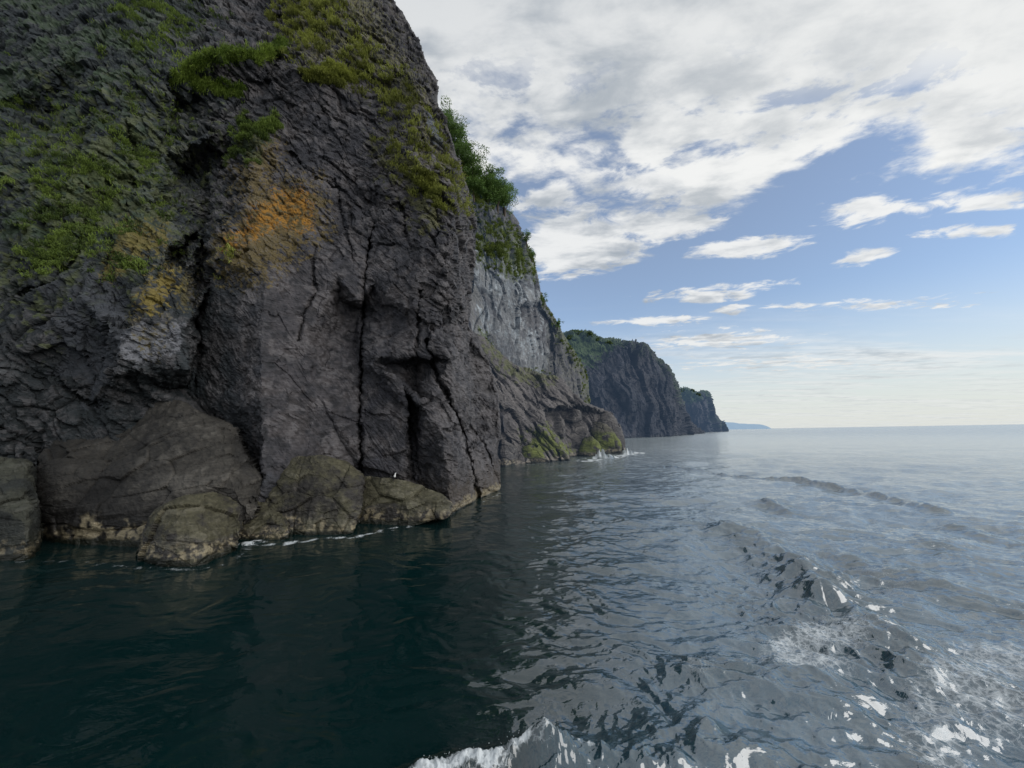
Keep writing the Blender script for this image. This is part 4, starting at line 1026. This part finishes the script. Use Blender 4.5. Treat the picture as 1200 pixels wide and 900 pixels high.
# sea disc below the boat
me = water.data
r3 = np.random.default_rng(9)
sv, sq = [], []
iv, iq = ico(1) if 1 in ICO else ico(1)
seg = W2
for k in range(420):
    t_ = r3.random() * (len(seg) - 1); i_ = int(t_); q_ = seg[i_] * (1 - t_ + i_) + seg[i_ + 1] * (t_ - i_)
    zz_ = .08 + abs(r3.normal()) * .07 + .30 * math.exp(-((q_[0] - pkx) ** 2 + (q_[1] - pky) ** 2) / .03)
    c_ = np.array([q_[0] + r3.normal() * .10, q_[1] + r3.normal() * .10, zz_]); rr0 = r3.uniform(.002, .007)
    sq.append(iq + len(sv) * len(iv)); sv.append(iv * rr0 + c_)
sp_m = NT('spray_droplets'); sp_m.bsdf.inputs['Base Color'].default_value = (.7, .74, .76, 1); sp_m.bsdf.inputs['Roughness'].default_value = .3
spray = mesh_obj('sea_spray', np.concatenate(sv), np.concatenate(sq), sp_m.m, smooth=True)
tag(spray, 'fine white spray thrown up by the breaking bow wave at the bottom edge', 'spray', kind='stuff')
# ------------------------------------------------------------------ sun and sky
SUN = np.array([1.04, -.50, .52]); SUN /= np.linalg.norm(SUN)
el = math.asin(SUN[2]); azs = math.atan2(SUN[0], SUN[1])
ld = bpy.data.lights.new('sun', 'SUN'); ld.energy = 2.2; ld.angle = math.radians(62); ld.color = (1, .965, .92)
lo = bpy.data.objects.new('sun', ld); col.objects.link(lo)
lo.rotation_euler = Vector(SUN).to_track_quat('Z', 'Y').to_euler()
w = bpy.data.worlds.new('World'); scene.world = w; w.use_nodes = True
t = w.node_tree; N_ = t.nodes; L_ = t.links
bg = N_['Background']; bg.inputs[1].default_value = 1.0
def nn(typ, **kw):
    x = N_.new(typ)
    for k, v in kw.items():
        if k in x.inputs.keys(): x.inputs[k].default_value = v
        else: setattr(x, k, v)
    return x
mt = lambda op, a, b=None, c=None, clamp=False: mathn(t, op, a, b, c, clamp)
sky = nn('ShaderNodeTexSky'); sky.sky_type = 'NISHITA'; sky.sun_disc = False; sky.sun_elevation = el; sky.sun_rotation = azs
sky.air_density = 1.0; sky.dust_density = .6; sky.ozone_density = 2.5
tcw = nn('ShaderNodeTexCoord'); sep = nn('ShaderNodeSeparateXYZ'); L_.new(tcw.outputs['Generated'], sep.inputs[0])
zc = mt('MAXIMUM', sep.outputs[2], .0)
zz = mt('ADD', zc, .035)
U = mt('DIVIDE', sep.outputs[0], zz); Vv = mt('DIVIDE', sep.outputs[1], zz)
cmb = nn('ShaderNodeCombineXYZ'); L_.new(U, cmb.inputs[0]); L_.new(Vv, cmb.inputs[1])
def mapped(scale, rot=0, loc=(0, 0, 0)):
    m = nn('ShaderNodeMapping'); m.inputs['Scale'].default_value = (*scale, 1); m.inputs['Rotation'].default_value = (0, 0, rot); m.inputs['Location'].default_value = loc
    L_.new(cmb.outputs[0], m.inputs[0]); return m.outputs[0]
def noise(vec, sc, det, ro, dist=0.0):
    n = nn('ShaderNodeTexNoise', Scale=sc, Detail=det, Roughness=ro, Distortion=dist); L_.new(vec, n.inputs['Vector']); return n.outputs['Fac']
def mr(v, a, b, c=0.0, d=1.0, smooth=True):
    m = nn('ShaderNodeMapRange'); m.interpolation_type = 'SMOOTHSTEP' if smooth else 'LINEAR'
    for i, x in ((1, a), (2, b), (3, c), (4, d)): m.inputs[i].default_value = x
    L_.new(v, m.inputs[0]); return m.outputs[0]
def mixf(f, a, b):
    m = nn('ShaderNodeMixRGB')
    for i, x in ((0, f), (1, a), (2, b)):
        if isinstance(x, tuple): m.inputs[i].default_value = (*x, 1)
        elif isinstance(x, (int, float)): m.inputs[i].default_value = x
        else: L_.new(x, m.inputs[i])
    return m.outputs[0]
# base blue: Nishita
skb = nn('ShaderNodeVectorMath', operation='SCALE'); skm = nn('ShaderNodeVectorMath', operation='MULTIPLY'); skm.inputs[1].default_value = (1.0, 1.06, 1.15); L_.new(sky.outputs[0], skm.inputs[0]); L_.new(skm.outputs[0], skb.inputs[0]); skb.inputs['Scale'].default_value = .15
hz = mr(sep.outputs[2], 0.0, .30, 1.0, 0.0)
base = mixf(mt('MULTIPLY_ADD', hz, .72, .18), skb.outputs[0], (.74, .765, .735))
# cloud bank: edge at Vv ~ 1.55
big = noise(mapped((1.0, 1.4), .35), 1.5, 8.0, .58, .3)
fine = noise(mapped((1.0, 1.5), .5, (3, 1, 0)), 4.2, 9.0, .60, .2)
edge = mt('ADD', mt('MULTIPLY', mt('SUBTRACT', big, .5), 1.6), mt('MULTIPLY', mt('SUBTRACT', fine, .5), 1.0))
ug = mt('DIVIDE', mt('SUBTRACT', U, .72), .32)
bedge = mt('ADD', 1.26, mt('MULTIPLY', mt('EXPONENT', mt('MULTIPLY', mt('MULTIPLY', ug, ug), -1.0)), .46))
bedge = mt('SUBTRACT', bedge, mt('MULTIPLY', mt('MAXIMUM', mt('SUBTRACT', U, 1.0), 0.0), .12))
bank = mr(mt('SUBTRACT', mt('SUBTRACT', bedge, Vv), mt('MULTIPLY', edge, -1.15)), -.08, .26)
# directions that look away from the photograph stay half cloudy, blue gaps added for the water's reflections
thin = mr(mt('ADD', mt('MULTIPLY', fine, .7), mt('MULTIPLY', big, .45)), .44, .56)
bankd = mt('MULTIPLY', bank, mt('MAXIMUM', thin, mt('MULTIPLY', mr(Vv, 1.15, .8), mr(Vv, .42, .62))))
# single clouds as soft blobs broken by noise
blobs = []
def blob(px, py, rx, ry, amt=1.0):
    a = (px - 600) / FPX; b = -(py - 450) / FPX
    d = fwd + rgt * a + upv * b; d = d / np.linalg.norm(d); z = max(d[2], 0) + .035
    cu, cv = d[0] / z, d[1] / z
    a2 = (px + rx - 600) / FPX; d2 = fwd + rgt * a2 + upv * b; d2 /= np.linalg.norm(d2); su = abs(d2[0] / (d2[2] + .035) - cu)
    b2 = -(py - ry - 450) / FPX; d3 = fwd + rgt * a + upv * b2; d3 /= np.linalg.norm(d3); sv = abs(d3[1] / (d3[2] + .035) - cv)
    m = nn('ShaderNodeMapping'); m.vector_type = 'TEXTURE'
    m.inputs['Location'].default_value = (cu, cv, 0); m.inputs['Scale'].default_value = (max(su, .02), max(sv, .02), 1)
    L_.new(cmb.outputs[0], m.inputs[0])
    l = nn('ShaderNodeVectorMath', operation='LENGTH'); L_.new(m.outputs[0], l.inputs[0])
    o = mt('MULTIPLY', mr(l.outputs['Value'], 1.6, 0.0), amt)
    blobs.append(o)
for b_ in [(678, 292, 62, 38, 1.15), (640, 235, 40, 22, .8), (760, 262, 70, 26, .9), (860, 292, 42, 12, .95), (905, 288, 30, 14, .8), (825, 347, 55, 8, .9), (857, 363, 18, 6, .8), (885, 335, 40, 7, .6),
           (1015, 248, 55, 16, .8), (1012, 302, 22, 10, .8), (1130, 272, 55, 9, .75), (1150, 235, 60, 10, .8), (770, 376, 60, 6, .7), (1000, 358, 120, 6, .6), (840, 400, 80, 12, .75), (930, 425, 160, 12, .6), (780, 205, 60, 30, .8), (1120, 350, 60, 6, .4)]:
    blob(b_[0], b_[1], b_[2] * 1.3, b_[3] * 1.35, b_[4])
acc = blobs[0]
for b_ in blobs[1:]: acc = mt('MAXIMUM', acc, b_)
bf = noise(mapped((1.0, 1.3), .3, (7, 2, 0)), 5.0, 9.0, .62, .4)
bl_ = mr(mt('ADD', acc, mt('MULTIPLY', mt('SUBTRACT', bf, .5), 2.2)), .30, .72)
bl_ = mt('MULTIPLY', bl_, mr(acc, .02, .2))
# thin cirrus streaks low down
cir = noise(mapped((.22, .9), .12, (1, 5, 0)), 1.6, 8.0, .6, .6)
cirm = mt('MULTIPLY', mr(cir, .40, .66), mt('MULTIPLY', mr(Vv, 2.4, 4.5), .75))
dens = mt('MAXIMUM', bankd, mt('MAXIMUM', mt('MULTIPLY', bl_, .95), cirm))
# cloud tone
tone = noise(mapped((.7, 2.0), .55, (11, 4, 0)), 1.5, 6.0, .55, .3)
tone2 = noise(mapped((1, 1.5), .4, (2, 9, 0)), 4.5, 7.0, .58, .2)
tn = mr(mt('ADD', mt('MULTIPLY', tone, .65), mt('MULTIPLY', tone2, .55)), .43, .68)
# thick, greyer part of the bank overhead
ovh = mr(Vv, .60, 1.30, .34, 0.0)
tn = mt('MULTIPLY', tn, mt('SUBTRACT', 1.0, ovh), clamp=True)
cd = nn('ShaderNodeVectorMath', operation='DOT_PRODUCT'); L_.new(tcw.outputs['Generated'], cd.inputs[0]); cd.inputs[1].default_value = tuple(np.array([1.15, .70, 1.0]) / np.linalg.norm([1.15, .70, 1.0]))
glow = mt('POWER', mt('MAXIMUM', cd.outputs['Value'], 0.0), 7.0)
ccol = mixf(tn, (.34, .39, .45), (.86, .87, .87))
ccol = mixf(mt('MULTIPLY', glow, .45, clamp=True), ccol, (1.0, 1.0, .97))
lowc = mr(Vv, 2.5, 6.0, 0.0, .5)
ccol = mixf(lowc, ccol, (.72, .75, .74))
fin = mixf(dens, base, ccol)
L_.new(fin, bg.inputs[0])

scene.view_settings.view_transform = 'Standard'; scene.view_settings.look = 'None'; scene.view_settings.exposure = 0
scene.cycles.max_bounces = 5; scene.cycles.diffuse_bounces = 2; scene.cycles.glossy_bounces = 3
scene.cycles.use_denoising = True
